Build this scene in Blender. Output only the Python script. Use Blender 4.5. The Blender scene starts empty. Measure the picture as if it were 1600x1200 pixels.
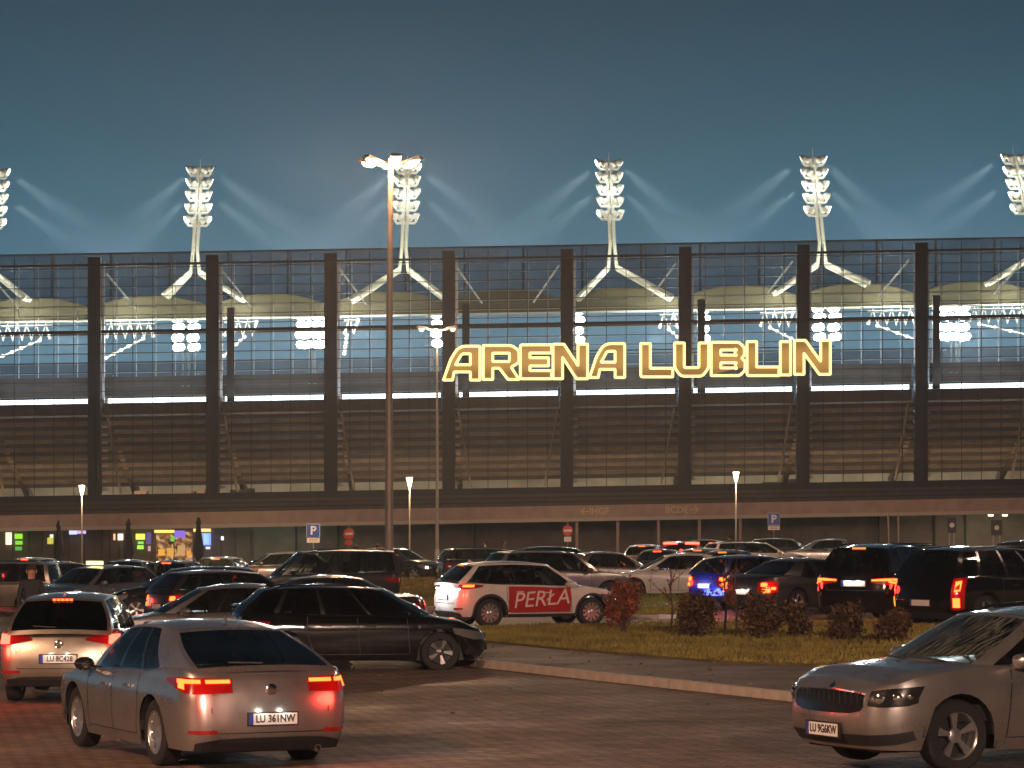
import bpy, bmesh, math, random
from math import sin, cos, tan, pi, sqrt, radians, atan2, hypot
from mathutils import Vector, Matrix
random.seed(7)
C = bpy.context
SC = C.scene
COL = SC.collection
HOR, CAMH, FPX = 818.0, 2.45, 4500.0      # horizon row, eye height, focal length (1600 px wide picture)

# ---------------------------------------------------------------- camera
cd = bpy.data.cameras.new('camera'); cam = bpy.data.objects.new('camera', cd); COL.objects.link(cam)
cam.location = (0, 0, CAMH); cam.rotation_euler = (pi/2, 0, 0)
cd.lens = 101.25; cd.sensor_width = 36.0; cd.shift_y = (HOR-600)/1600.0
cd.clip_start = 0.3; cd.clip_end = 6000
SC.camera = cam
# ---------------------------------------------------------------- night sky with the glow of the lit stadium
w = bpy.data.worlds.new('World'); SC.world = w; w.use_nodes = True
nt = w.node_tree; nt.nodes.clear(); N = nt.nodes.new; Lk = nt.links.new
out = N('ShaderNodeOutputWorld'); bg = N('ShaderNodeBackground'); Lk(bg.outputs[0], out.inputs[0])
tc = N('ShaderNodeTexCoord'); sep = N('ShaderNodeSeparateXYZ'); Lk(tc.outputs['Generated'], sep.inputs[0])
asn = N('ShaderNodeMath'); asn.operation = 'ARCSINE'; Lk(sep.outputs[2], asn.inputs[0])
el = N('ShaderNodeMath'); el.operation = 'DIVIDE'; Lk(asn.outputs[0], el.inputs[0]); el.inputs[1].default_value = pi/2
cr = N('ShaderNodeValToRGB'); Lk(el.outputs[0], cr.inputs[0])
stops = [(0.0,(.088,.225,.31)),(.058,(.064,.168,.240)),(.085,(.037,.106,.155)),(.112,(.025,.066,.098)),(.2,(.016,.038,.060)),(.5,(.009,.018,.028)),(1,(.006,.011,.018))]
e = cr.color_ramp.elements
while len(e) < len(stops): e.new(0.5)
for i,(p,c) in enumerate(stops): e[i].position = p; e[i].color = (*c,1)
az = N('ShaderNodeMapRange'); Lk(sep.outputs[1], az.inputs[0]); az.inputs[1].default_value=-.05; az.inputs[2].default_value=.97; az.interpolation_type='SMOOTHSTEP'; az.inputs[3].default_value=.05; az.inputs[4].default_value=1.0
mul = N('ShaderNodeVectorMath'); mul.operation='SCALE'; Lk(cr.outputs[0], mul.inputs[0]); Lk(az.outputs[0], mul.inputs['Scale'])
noi = N('ShaderNodeTexNoise'); noi.inputs['Scale'].default_value=2.2; noi.inputs['Detail'].default_value=3; Lk(tc.outputs['Generated'], noi.inputs['Vector'])
nr = N('ShaderNodeMapRange'); Lk(noi.outputs['Fac'], nr.inputs[0]); nr.inputs[1].default_value=.3; nr.inputs[2].default_value=.7; nr.inputs[3].default_value=.88; nr.inputs[4].default_value=1.08
mul2 = N('ShaderNodeVectorMath'); mul2.operation='SCALE'; Lk(mul.outputs[0], mul2.inputs[0]); Lk(nr.outputs[0], mul2.inputs['Scale'])
Lk(mul2.outputs[0], bg.inputs[0]); bg.inputs[1].default_value = 1.0
w.cycles.sampling_method = 'MANUAL'; w.cycles.sample_map_resolution = 256

# ---------------------------------------------------------------- render settings
SC.view_settings.view_transform = 'Standard'; SC.view_settings.look = 'None'
SC.view_settings.exposure = 0.0; SC.view_settings.gamma = 1.0; SC.view_settings.use_curve_mapping = False
SC.render.engine = 'CYCLES'
cy = SC.cycles
cy.use_denoising = True; cy.max_bounces = 5; cy.diffuse_bounces = 2; cy.glossy_bounces = 3; cy.transmission_bounces = 4
cy.transparent_max_bounces = 14; cy.volume_bounces = 0; cy.sample_clamp_indirect = 3.0; cy.sample_clamp_direct = 0.0
cy.caustics_reflective = False; cy.caustics_refractive = False; cy.use_light_tree = True; cy.blur_glossy = 0.5

# ---------------------------------------------------------------- helpers
def px(x, Y): return (x-800.0)/FPX*Y
def pz(y, Y): return CAMH-(y-HOR)/FPX*Y
SLOPE = 0.0175                                           # the whole site rises gently to the right
def gp(x, y): Y = CAMH*FPX/(y-HOR+SLOPE*(x-800)); return (px(x, Y), Y)   # where a picture point meets the ground
def lz(y, Y, X): return pz(y, Y)-SLOPE*X               # height above the sloping ground
def tag(o, label=None, cat=None, group=None, kind=None):
    if label: o['label'] = label
    if cat: o['category'] = cat
    if group: o['group'] = group
    if kind: o['kind'] = kind
    return o
def empty(name, loc=(0,0,0), rz=0, **k):
    o = bpy.data.objects.new(name, None); COL.objects.link(o); o.location = loc; o.rotation_euler = (0,0,rz)
    o.empty_display_size = .3
    return tag(o, **k)
_mats = {}
def mat(name, col=(.5,.5,.5), rough=.6, metal=0.0, emit=None, es=1.0, coat=0.0, spec=None, noise=0.0, nscale=8.0, bump=0.0, alpha=None):
    if name in _mats: return _mats[name]
    m = bpy.data.materials.new(name); m.use_nodes = True; nt = m.node_tree
    b = nt.nodes['Principled BSDF']
    b.inputs['Base Color'].default_value = (*col,1); b.inputs['Roughness'].default_value = rough; b.inputs['Metallic'].default_value = metal
    b.inputs['Coat Weight'].default_value = coat; b.inputs['Coat Roughness'].default_value = .06
    if spec is not None: b.inputs['Specular IOR Level'].default_value = spec
    if emit: b.inputs['Emission Color'].default_value = (*emit,1); b.inputs['Emission Strength'].default_value = es
    if noise or bump:
        t = nt.nodes.new('ShaderNodeTexCoord'); n = nt.nodes.new('ShaderNodeTexNoise'); n.inputs['Scale'].default_value = nscale; n.inputs['Detail'].default_value = 6
        nt.links.new(t.outputs['Object'], n.inputs['Vector'])
        if noise:
            r = nt.nodes.new('ShaderNodeMapRange'); r.inputs[1].default_value=.3; r.inputs[2].default_value=.7; r.inputs[3].default_value=1-noise; r.inputs[4].default_value=1+noise*.5
            nt.links.new(n.outputs['Fac'], r.inputs[0])
            s = nt.nodes.new('ShaderNodeVectorMath'); s.operation='SCALE'; s.inputs[0].default_value = col; nt.links.new(r.outputs[0], s.inputs['Scale'])
            nt.links.new(s.outputs[0], b.inputs['Base Color'])
            rr = nt.nodes.new('ShaderNodeMapRange'); rr.inputs[3].default_value=max(0.02,rough-.12); rr.inputs[4].default_value=min(1,rough+.12); nt.links.new(n.outputs['Fac'], rr.inputs[0]); nt.links.new(rr.outputs[0], b.inputs['Roughness'])
        if bump:
            bp = nt.nodes.new('ShaderNodeBump'); bp.inputs['Strength'].default_value = bump; bp.inputs['Distance'].default_value=.02
            nt.links.new(n.outputs['Fac'], bp.inputs['Height']); nt.links.new(bp.outputs[0], b.inputs['Normal'])
    _mats[name] = m
    return m
def emis(name, col, s):
    if name in _mats: return _mats[name]
    m = bpy.data.materials.new(name); m.use_nodes = True; nt = m.node_tree; nt.nodes.clear()
    o = nt.nodes.new('ShaderNodeOutputMaterial'); e = nt.nodes.new('ShaderNodeEmission'); e.inputs[0].default_value = (*col,1); e.inputs[1].default_value = s
    nt.links.new(e.outputs[0], o.inputs[0]); _mats[name] = m; m.cycles.emission_sampling = 'NONE' if s < 3 else 'AUTO'
    return m

class MB:
    def __init__(s, shear=False): s.v=[]; s.f=[]; s.sh=shear
    def add(s, vs, fs):
        b=len(s.v); s.v += [tuple(p) for p in vs]; s.f += [tuple(b+i for i in f) for f in fs]; return s
    def box(s, x0,x1,y0,y1,z0,z1):
        return s.add([(x0,y0,z0),(x1,y0,z0),(x1,y1,z0),(x0,y1,z0),(x0,y0,z1),(x1,y0,z1),(x1,y1,z1),(x0,y1,z1)],
            [(0,3,2,1),(4,5,6,7),(0,1,5,4),(1,2,6,5),(2,3,7,6),(3,0,4,7)])
    def quad(s,a,b,c,d): return s.add([a,b,c,d],[(0,1,2,3)])
    def tube(s, pts, r, n=6, r2=None, cap=True):
        pts=[Vector(p) for p in pts]; m=len(pts); base=len(s.v)
        for i,p in enumerate(pts):
            d=(pts[min(i+1,m-1)]-pts[max(i-1,0)]).normalized()
            a=Vector((0,0,1)) if abs(d.z)<.9 else Vector((1,0,0))
            u=d.cross(a).normalized(); w_=u.cross(d).normalized()
            rr = r if r2 is None else r+(r2-r)*i/(m-1)
            for k in range(n):
                t=2*pi*k/n; q=p+u*(rr*cos(t))+w_*(rr*sin(t)); s.v.append(tuple(q))
        for i in range(m-1):
            for k in range(n):
                a=base+i*n+k; b=base+i*n+(k+1)%n; s.f.append((a,a+n,b+n,b))
        if cap:
            s.f.append(tuple(base+k for k in range(n))); s.f.append(tuple(base+(m-1)*n+k for k in reversed(range(n))))
        return s
    def bar(s, a, b, w_, h):
        a=Vector(a); b=Vector(b); d=(b-a).normalized(); up=Vector((0,0,1)) if abs(d.z)<.95 else Vector((0,1,0))
        u=d.cross(up).normalized()*w_/2; v=u.cross(d).normalized()*h/2
        P=[a-u-v,a+u-v,a+u+v,a-u+v,b-u-v,b+u-v,b+u+v,b-u+v]
        return s.add(P,[(0,1,2,3),(7,6,5,4),(0,4,5,1),(1,5,6,2),(2,6,7,3),(3,7,4,0)])
    def lathe(s, prof, n=16, M=None, caps=True):
        base=len(s.v); M=M or Matrix.Identity(4)
        for r,z in prof:
            for k in range(n):
                t=2*pi*k/n; s.v.append(tuple(M@Vector((r*cos(t),r*sin(t),z))))
        for i in range(len(prof)-1):
            for k in range(n):
                a=base+i*n+k; b=base+i*n+(k+1)%n; s.f.append((a,b,b+n,a+n))
        if caps: s.f.append(tuple(base+k for k in reversed(range(n)))); s.f.append(tuple(base+(len(prof)-1)*n+k for k in range(n)))
        return s
    def build(s, name, m, parent=None, smooth=False, world=False, loc=None, ang=35):
        me=bpy.data.meshes.new(name); v=s.v
        if s.sh: v=[(x,y,z+SLOPE*x) for x,y,z in v]
        if world and parent is not None:
            L=parent.location; v=[(x-L.x,y-L.y,z-L.z) for x,y,z in v]
        me.from_pydata(v,[],s.f); me.update()
        if smooth: smoothen(me, ang)
        me.materials.append(m)
        o=bpy.data.objects.new(name,me); COL.objects.link(o)
        if parent is not None: o.parent=parent
        if loc: o.location=loc
        return o
def smoothen(me, ang=35):
    me.polygons.foreach_set('use_smooth',[True]*len(me.polygons))
    bm=bmesh.new(); bm.from_mesh(me); lim=radians(ang)
    for e_ in bm.edges:
        if len(e_.link_faces)!=2 or e_.calc_face_angle(0)>lim: e_.smooth=False
    bm.to_mesh(me); bm.free()
def copy_tree(o, parent=None):
    c=o.copy(); COL.objects.link(c)
    if parent is not None: c.parent=parent
    for ch in list(o.children): copy_tree(ch, c)
    return c
def light(name, kind, loc, energy, col=(1,1,1), size=.1, parent=None, aim=None, angle=60, blend=.5):
    l=bpy.data.lights.new(name, kind); l.energy=energy; l.color=col
    if kind=='AREA': l.size=size
    else: l.shadow_soft_size=size
    if kind=='SPOT': l.spot_size=radians(angle); l.spot_blend=blend
    o=bpy.data.objects.new(name,l); COL.objects.link(o); o.location=loc
    if parent is not None: o.parent=parent
    if aim is not None: o.rotation_euler=Vector(aim).to_track_quat('-Z','Y').to_euler()
    return o
_txt={}
def text_mesh(txt, size=1.0, extrude=.004, shear=0.0, bold=0.0):
    key=(txt,size,extrude,shear,bold)
    if key in _txt: return _txt[key]
    cu=bpy.data.curves.new('lettering','FONT'); cu.body=txt; cu.size=size; cu.extrude=extrude; cu.offset=bold
    cu.align_x='CENTER'; cu.align_y='CENTER'; cu.shear=shear; cu.resolution_u=3
    o=bpy.data.objects.new('lettering',cu); COL.objects.link(o)
    dg=C.evaluated_depsgraph_get(); me=bpy.data.meshes.new_from_object(o.evaluated_get(dg))
    bpy.data.objects.remove(o); _txt[key]=me
    return me
def text_obj(name, txt, size, m, parent, loc, rot, extrude=.004, shear=0, bold=0, sx=1.0):
    me=text_mesh(txt,size,extrude,shear,bold).copy(); me.materials.clear(); me.materials.append(m)
    o=bpy.data.objects.new(name,me); COL.objects.link(o); o.parent=parent; o.location=loc; o.rotation_euler=rot; o.scale=(sx,1,1)
    return o
# ================================================================ ground and haze
def paving_mat(name, c1, c2, joint, scale, rough=.55):
    m=bpy.data.materials.new(name); m.use_nodes=True; nt=m.node_tree; b=nt.nodes['Principled BSDF']
    tc=nt.nodes.new('ShaderNodeTexCoord'); mp=nt.nodes.new('ShaderNodeMapping'); mp.inputs['Rotation'].default_value=(0,0,radians(33))
    nt.links.new(tc.outputs['Object'],mp.inputs[0])
    br=nt.nodes.new('ShaderNodeTexBrick'); br.inputs['Scale'].default_value=scale; br.inputs['Color1'].default_value=(*c1,1); br.inputs['Color2'].default_value=(*c2,1)
    br.inputs['Mortar'].default_value=(*joint,1); br.inputs['Mortar Size'].default_value=.03; br.inputs['Brick Width'].default_value=.5; br.inputs['Row Height'].default_value=.25; br.inputs['Mortar Smooth'].default_value=.3
    nt.links.new(mp.outputs[0],br.inputs['Vector'])
    n=nt.nodes.new('ShaderNodeTexNoise'); n.inputs['Scale'].default_value=.35; n.inputs['Detail'].default_value=8; n.inputs['Roughness'].default_value=.65; nt.links.new(tc.outputs['Object'],n.inputs['Vector'])
    r=nt.nodes.new('ShaderNodeMapRange'); r.inputs[1].default_value=.3; r.inputs[2].default_value=.7; r.inputs[3].default_value=.5; r.inputs[4].default_value=1.3; nt.links.new(n.outputs['Fac'],r.inputs[0])
    s=nt.nodes.new('ShaderNodeVectorMath'); s.operation='SCALE'; nt.links.new(br.outputs['Color'],s.inputs[0]); nt.links.new(r.outputs[0],s.inputs['Scale']); nt.links.new(s.outputs[0],b.inputs['Base Color'])
    rr=nt.nodes.new('ShaderNodeMapRange'); rr.inputs[1].default_value=.35; rr.inputs[2].default_value=.65; rr.inputs[3].default_value=rough+.15; rr.inputs[4].default_value=rough-.15; nt.links.new(n.outputs['Fac'],rr.inputs[0]); nt.links.new(rr.outputs[0],b.inputs['Roughness'])
    n2=nt.nodes.new('ShaderNodeTexNoise'); n2.inputs['Scale'].default_value=6; n2.inputs['Detail'].default_value=6; nt.links.new(tc.outputs['Object'],n2.inputs['Vector'])
    mx=nt.nodes.new('ShaderNodeMath'); mx.operation='MULTIPLY_ADD'; nt.links.new(br.outputs['Fac'],mx.inputs[0]); mx.inputs[1].default_value=-.6; nt.links.new(n2.outputs['Fac'],mx.inputs[2])
    bp=nt.nodes.new('ShaderNodeBump'); bp.inputs['Strength'].default_value=.8; bp.inputs['Distance'].default_value=.03; nt.links.new(mx.outputs[0],bp.inputs['Height']); nt.links.new(bp.outputs[0],b.inputs['Normal'])
    return m
M_PAVE=paving_mat('block_paving',(.25,.17,.11),(.13,.09,.062),(.04,.03,.025),1.7,.72)
M_WALK=paving_mat('walk_paving',(.24,.20,.17),(.17,.145,.125),(.06,.05,.045),2.6,.75)
g=MB(1); g.quad((-700,-200,0),(700,-200,0),(700,1500,0),(-700,1500,0)); tag(g.build('ground',M_PAVE),kind='structure')

MAST_W=9000; NEAR_W=13000
HAZE=0.0004
hz=MB(); hz.box(-130,130,-75,400,-3.4,40.0)
mh=bpy.data.materials.new('haze'); mh.use_nodes=True; n_=mh.node_tree; n_.nodes.clear()
ho=n_.nodes.new('ShaderNodeOutputMaterial'); pv=n_.nodes.new('ShaderNodeVolumePrincipled'); pv.inputs['Density'].default_value=HAZE; pv.inputs['Color'].default_value=(.80,.92,1,1); pv.inputs['Anisotropy'].default_value=.55
n_.links.new(pv.outputs[0],ho.inputs['Volume'])
mh.cycles.homogeneous_volume=True if hasattr(mh.cycles,'homogeneous_volume') else None
HZ=tag(hz.build('haze',mh),kind='stuff')

# ================================================================ arena
FY=195.0
def fx(x): return px(x,FY)
def fz(y): return pz(y,FY)                                # rows are those at the picture's centre column
M_COLM=mat('dark_steel_column',(.030,.026,.026),.55,.2,noise=.25,nscale=2)
M_WIRE=mat('mesh_wire_black',(.02,.02,.02),.5,.4)
M_FRAME=mat('galvanised_frame',(.42,.48,.53),.4,.3)
M_PARA=mat('parapet_panel',(.06,.052,.045),.6,noise=.3,nscale=1.5)
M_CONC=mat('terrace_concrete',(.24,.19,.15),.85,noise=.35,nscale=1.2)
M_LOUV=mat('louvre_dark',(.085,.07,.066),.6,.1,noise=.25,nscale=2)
M_FASC=mat('fascia_render',(.52,.37,.33),.8,noise=.18,nscale=1.2)
M_DARKW=mat('undercroft_wall',(.24,.19,.17),.7,noise=.3,nscale=.8)
M_OLIVE=mat('roof_membrane',(.105,.10,.055),.8,noise=.2,nscale=1)
M_WHITE=mat('white_painted_steel',(.80,.82,.76),.45,.1)
M_STRIP=emis('light_strip_white',(.85,.95,1.0),6.0)
# screen that the inside glow passes through
def translucent(name,col,tr,trcol):
    m=bpy.data.materials.new(name); m.use_nodes=True; nt=m.node_tree; nt.nodes.clear()
    o=nt.nodes.new('ShaderNodeOutputMaterial'); mx=nt.nodes.new('ShaderNodeMixShader'); t=nt.nodes.new('ShaderNodeBsdfTransparent'); t.inputs[0].default_value=(*trcol,1)
    mx2=nt.nodes.new('ShaderNodeMixShader'); d=nt.nodes.new('ShaderNodeBsdfDiffuse'); tl=nt.nodes.new('ShaderNodeBsdfTranslucent')
    d.inputs[0].default_value=(*col,1); tl.inputs[0].default_value=(*col,1)
    n=nt.nodes.new('ShaderNodeTexNoise'); n.inputs['Scale'].default_value=.5; n.inputs['Detail'].default_value=7; tc=nt.nodes.new('ShaderNodeTexCoord'); nt.links.new(tc.outputs['Object'],n.inputs['Vector'])
    r=nt.nodes.new('ShaderNodeMapRange'); r.inputs[1].default_value=.3; r.inputs[2].default_value=.7; r.inputs[3].default_value=tr-.12; r.inputs[4].default_value=tr+.12; nt.links.new(n.outputs['Fac'],r.inputs[0])
    nt.links.new(d.outputs[0],mx2.inputs[1]); nt.links.new(tl.outputs[0],mx2.inputs[2]); mx2.inputs[0].default_value=.6
    nt.links.new(r.outputs[0],mx.inputs[0]); nt.links.new(mx2.outputs[0],mx.inputs[1]); nt.links.new(t.outputs[0],mx.inputs[2]); nt.links.new(mx.outputs[0],o.inputs[0])
    return m
M_SCREEN=translucent('polycarbonate_screen',(.12,.125,.13),.60,(.70,.76,.82))

ARENA=empty('stadium',(0,FY,0),label='wide floodlit stadium filling the background behind its dark mesh facade',cat='stadium')
colx=[148+184.4*i-184.4*2 for i in range(12)]           # picture columns of the facade posts
X0,X1=fx(colx[0]),fx(colx[-1])
# ground floor
b=MB(1); b.box(X0,X1,FY+6,FY+6.4,-1.5,fz(806)); b.build('ground_floor_wall',M_DARKW,ARENA,world=True)
b=MB(1); b.box(X0,X1,FY-3.2,FY+6,fz(814),fz(792)); b.build('canopy_slab',M_FASC,ARENA,world=True)
b=MB(1); b.box(X0,X1,FY-3.26,FY-3.1,fz(816.5),fz(811)); b.build('canopy_lip',mat('canopy_lip',(.6,.5,.46),.7),ARENA,world=True)
zt,zb=fz(764),fz(792)
for i in range(4):
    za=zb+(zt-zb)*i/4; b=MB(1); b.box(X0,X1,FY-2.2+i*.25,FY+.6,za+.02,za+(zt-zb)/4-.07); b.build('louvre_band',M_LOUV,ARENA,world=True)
b=MB(1); b.box(X0,X1,FY-1.6,FY+.4,zb,zt-.04); b.build('band_backing',M_COLM,ARENA,world=True)
for x in (963,1026,1089,1152,900): 
    b=MB(1); b.box(fx(x)-.09,fx(x)+.09,FY-2.6,FY-2.4,-1.6,fz(814)); b.build('canopy_post',M_FASC,ARENA,world=True)
for x in (452,520,740,1390,1480,1530): 
    b=MB(1); b.box(fx(x)-.05,fx(x)+.05,FY+5.8,FY+6,-1.6,fz(814)); b.build('wall_joint',M_COLM,ARENA,world=True)
# terrace underside: stepped slabs running down towards the pitch
n=9; ztop,zbot=fz(632),fz(744)
for i in range(n):
    z=ztop+(zbot-ztop)*i/n; y=FY+2.2+i*1.6; dz=(ztop-zbot)/n
    b=MB(1); b.box(X0,X1,y,y+1.75,z-.26,z); b.build('terrace_slab',M_CONC,ARENA,world=True)
    b=MB(1); b.box(X0,X1,y+.75,y+.85,z-dz,z-.26); b.build('terrace_riser',M_LOUV,ARENA,world=True)  # darker colour puts the recess shade between the slabs into the riser
b=MB(1); b.box(X0,X1,FY+20,FY+20.3,fz(800),fz(725)); b.build('concourse_wall',mat('concourse_wall',(.50,.42,.30),.8,noise=.3,nscale=.6),ARENA,world=True)
b=MB(1); b.box(X0,X1,FY+1.0,FY+20,fz(782),fz(773)); b.build('concourse_floor',M_CONC,ARENA,world=True)
rnd=random.Random(21)
for k in range(13):                                        # kiosks and crates standing on the concourse
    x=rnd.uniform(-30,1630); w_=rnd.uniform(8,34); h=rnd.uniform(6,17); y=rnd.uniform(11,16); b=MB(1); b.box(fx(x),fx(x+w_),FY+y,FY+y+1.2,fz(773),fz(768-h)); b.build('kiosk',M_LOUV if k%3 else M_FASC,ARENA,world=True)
# raking beams and facade columns
for i,x in enumerate(colx):
    X=fx(x); dx=(x-800)*.0004
    b=MB(1); b.bar((X+.45,FY+1.6,fz(618)),(X+.45,FY+19,fz(760)),.35,.8); b.build('raking_beam',M_CONC,ARENA,world=True)
    b=MB(1); b.box(X-.43,X+.43,FY-.35,FY+.45,fz(764),fz(391)); b.build('facade_column',M_COLM,ARENA,world=True)
    b=MB(1); b.box(X+.45,X+.62,FY+.3,FY+.5,fz(618),fz(398)); b.build('column_edge',M_FRAME,ARENA,world=True)
    for k in range(11):                                   # rungs of the service ladder beside the column
        z=fz(755-k*12.2); b=MB(1); b.box(X+.05,X+.75,FY+.9,FY+.96,z,z+.16)
        if k<9: b.build('ladder_rung',M_FASC,ARENA,world=True)
    if i%2: b=MB(1); b.box(X+.9,X+1.4,FY+.6,FY+1,fz(618),fz(472)); b.build('inner_column',M_COLM,ARENA,world=True)
    # slim brace behind the column top
    sg=1 if x<800 else -1
    b=MB(1); b.tube([(fx(x+sg*14),FY+1.9,fz(640)),(fx(x+sg*34),FY+2.1,fz(760))],.09,6); b.build('diagonal_strut',M_CONC,ARENA,world=True)
    b=MB(1); b.tube([(X+sg*.5,FY+2,fz(412)),(X+sg*2.2,FY+5,fz(464))],.07,5); b.build('top_brace',M_WHITE,ARENA,world=True)
# parapet and the lit slot under it
for i in range(len(colx)-1):
    a,c=fx(colx[i])+.5,fx(colx[i+1])-.5
    b=MB(1); b.box(a,c,FY+1.0,FY+1.3,fz(592),fz(577)); b.build('parapet_panel',M_PARA,ARENA,world=True)
    b=MB(1); b.box(a,c,FY+1.2,FY+1.5,fz(607),fz(593)); b.build('parapet_panel',M_PARA,ARENA,world=True)
    b=MB(1); b.box(a,c,FY+1.0,FY+1.3,fz(636),fz(619)); b.build('sill_panel',M_LOUV,ARENA,world=True)
    b=MB(1); b.box(a+.2,c-.1,FY+1.5,FY+1.6,fz(617),fz(610.5)); o=b.build('strip_light',M_STRIP,ARENA,world=True)
# horizontal rails of the facade
for y,h,yy in ((404,.16,-.5),(507,.2,.2),(765,.25,-.3)):
    b=MB(1); b.box(X0,X1,FY+yy-.1,FY+yy+.1,fz(y)-h/2,fz(y)+h/2); b.build('facade_rail',M_COLM,ARENA,world=True)
# wire mesh, one panel per bay (outer black mesh, inner pale frame above the parapet)
for i in range(len(colx)-1):
    b=MB(1); c=MB(1)
    for k in range(6):
        x=colx[i]+184.4*k/6+ (4 if k==0 else 0)
        b.box(fx(x)-.024,fx(x)+.024,FY-.62,FY-.58,fz(764),fz(391))
        if k: c.box(fx(x)+.04,fx(x)+.08,FY+.7,FY+.78,fz(577),fz(398))
    y=764.
    while y>395:
        if 622<y<760: y-=14.8; continue
        b.box(fx(colx[i]),fx(colx[i+1]),FY-.66,FY-.625,fz(y)-.022,fz(y)+.022)
        y-=14.8
    y=571.
    while y>395:
        c.box(fx(colx[i])+.5,fx(colx[i+1])-.45,FY+.66,FY+.69,fz(y)-.018,fz(y)+.018)
        y-=14.8
    b.build('mesh_panel',M_WIRE,ARENA,world=True)['kind']='stuff'
    c.build('inner_grid',M_FRAME,ARENA,world=True)['kind']='stuff'
# roof edge screen, set back behind the masts
RY=208.0
def rz(y): return pz(y,RY)
def rx(x): return px(x,RY)
for i in range(-3,20):
    a=rx(i*92-10); c=rx(i*92+80)
    b=MB(1); b.box(a,c,RY,RY+.12,rz(472),rz(384.5)); b.build('roof_screen',M_SCREEN,ARENA,world=True)
    b=MB(1); b.box(c,c+.16,RY-.1,RY+.05,rz(472),rz(386)); b.build('screen_post',M_COLM,ARENA,world=True)
b=MB(1); b.box(rx(-260),rx(1850),RY-.15,RY+.3,rz(386.5),rz(384)); b.build('roof_edge',M_WIRE,ARENA,world=True)
# vaulted membranes over each bay, and the band below them
VY=206.6
def vz(y): return pz(y,VY)
def vx(x): return px(x,VY)
for i in range(len(colx)-1):
    a,c=vx(colx[i]-6),vx(colx[i+1]-6); m_=14; vs=[];fs=[]
    for k in range(m_+1):
        t=k/m_; x=a+(c-a)*t; z=vz(473-19*sin(pi*t)**.8-2)
        vs+=[(x,VY,vz(474)),(x,VY,z),(x,VY+1.2,z+.1)]
    for k in range(m_):
        q=3*k; fs+=[(q,q+3,q+4,q+1),(q+1,q+4,q+5,q+2)]
    b=MB(1); b.add(vs,fs); b.build('membrane_vault',M_OLIVE,ARENA,smooth=True,world=True)
    b=MB(1); b.box(a,c-.02,VY+.1,VY+.5,vz(488),vz(474)); b.build('roof_band',M_OLIVE,ARENA,world=True)
b=MB(1); b.tube([(X0*1.1,VY-.1,vz(490)),(X1*1.1,VY-.1,vz(490))],.09,6); b.build('edge_tube',M_WHITE,ARENA,world=True)
b=MB(1); b.box(X0*1.1,X1*1.1,VY+.6,VY+1.0,vz(511),vz(504.5)); b.build('roof_girder',M_PARA,ARENA,world=True)
# zigzag roof trusses seen through the opening
TY=205.9
def tx(x): return px(x,TY)
def tz(y): return pz(y,TY)
for xa,xb,d in ((-10,82,-1),(166,244,-1),(350,402,-1),(538,562,-1),(1030,1066,1),(1188,1246,1),(1356,1436,1),(1515,1640,1)):
    b=MB(1); k=0; x=xa; pts=[]
    while x<=xb:
        pts.append((tx(x),TY,tz(494 if k%2 else 517))); x+=7.4; k+=1
    b.tube(pts,.13,5) if len(pts)>1 else None
    b.tube([(tx(xa),TY,tz(496)),(tx(xb),TY,tz(496))],.06,5)
    b.build('roof_truss',M_WHITE,ARENA,world=True)
    L=xb-xa
    p0,p1=((xa,548),(xb-20,519)) if d<0 else ((xa+15,519),(xb+12,548))
    b=MB(1); b.tube([(tx(p0[0]),TY,tz(p0[1])),(tx(p1[0]),TY,tz(p1[1]))],.05,5)
    for k in range(6):
        t=k/5; x=p0[0]+(p1[0]-p0[0])*t; y=p0[1]+(p1[1]-p0[1])*t
        b.lathe([(.02,-.12),(.13,-.08),(.13,.08),(.02,.12)],8,Matrix.Translation((tx(x),TY-.05,tz(y))))
    b.build('lamp_chain',emis('chain_lamps',(1,.95,.8),2.2),ARENA,world=True)
    light('truss_fill','POINT',(tx((xa+xb)/2),TY-FY-1.6,tz(507)+SLOPE*tx((xa+xb)/2)),1100,(1,.98,.85),.3,ARENA)  # added fill light that whitens the truss, no lamp body here
# far side of the bowl
b=MB(1)
for i in range(16): b.box(-95,95,318+i*.9,319+i*.9,0,7+i*.62)
b.build('far_terrace',mat('far_seats_blue',(.10,.20,.33),.6,noise=.4,nscale=.6),ARENA,world=True)
b=MB(1); b.box(-100,100,337,337.3,8,22.2); b.build('far_screen',M_SCREEN,ARENA,world=True)
b=MB(1); b.box(-100,100,312,336,17.3,17.6); b.build('far_roof',mat('far_roof',(.25,.32,.36),.7),ARENA,world=True)
b=MB(1); b.box(-100,100,FY+24,340,-1.9,-1.8); b.build('pitch',mat('pitch_grass',(.05,.12,.03),.9),ARENA,world=True)

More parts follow.
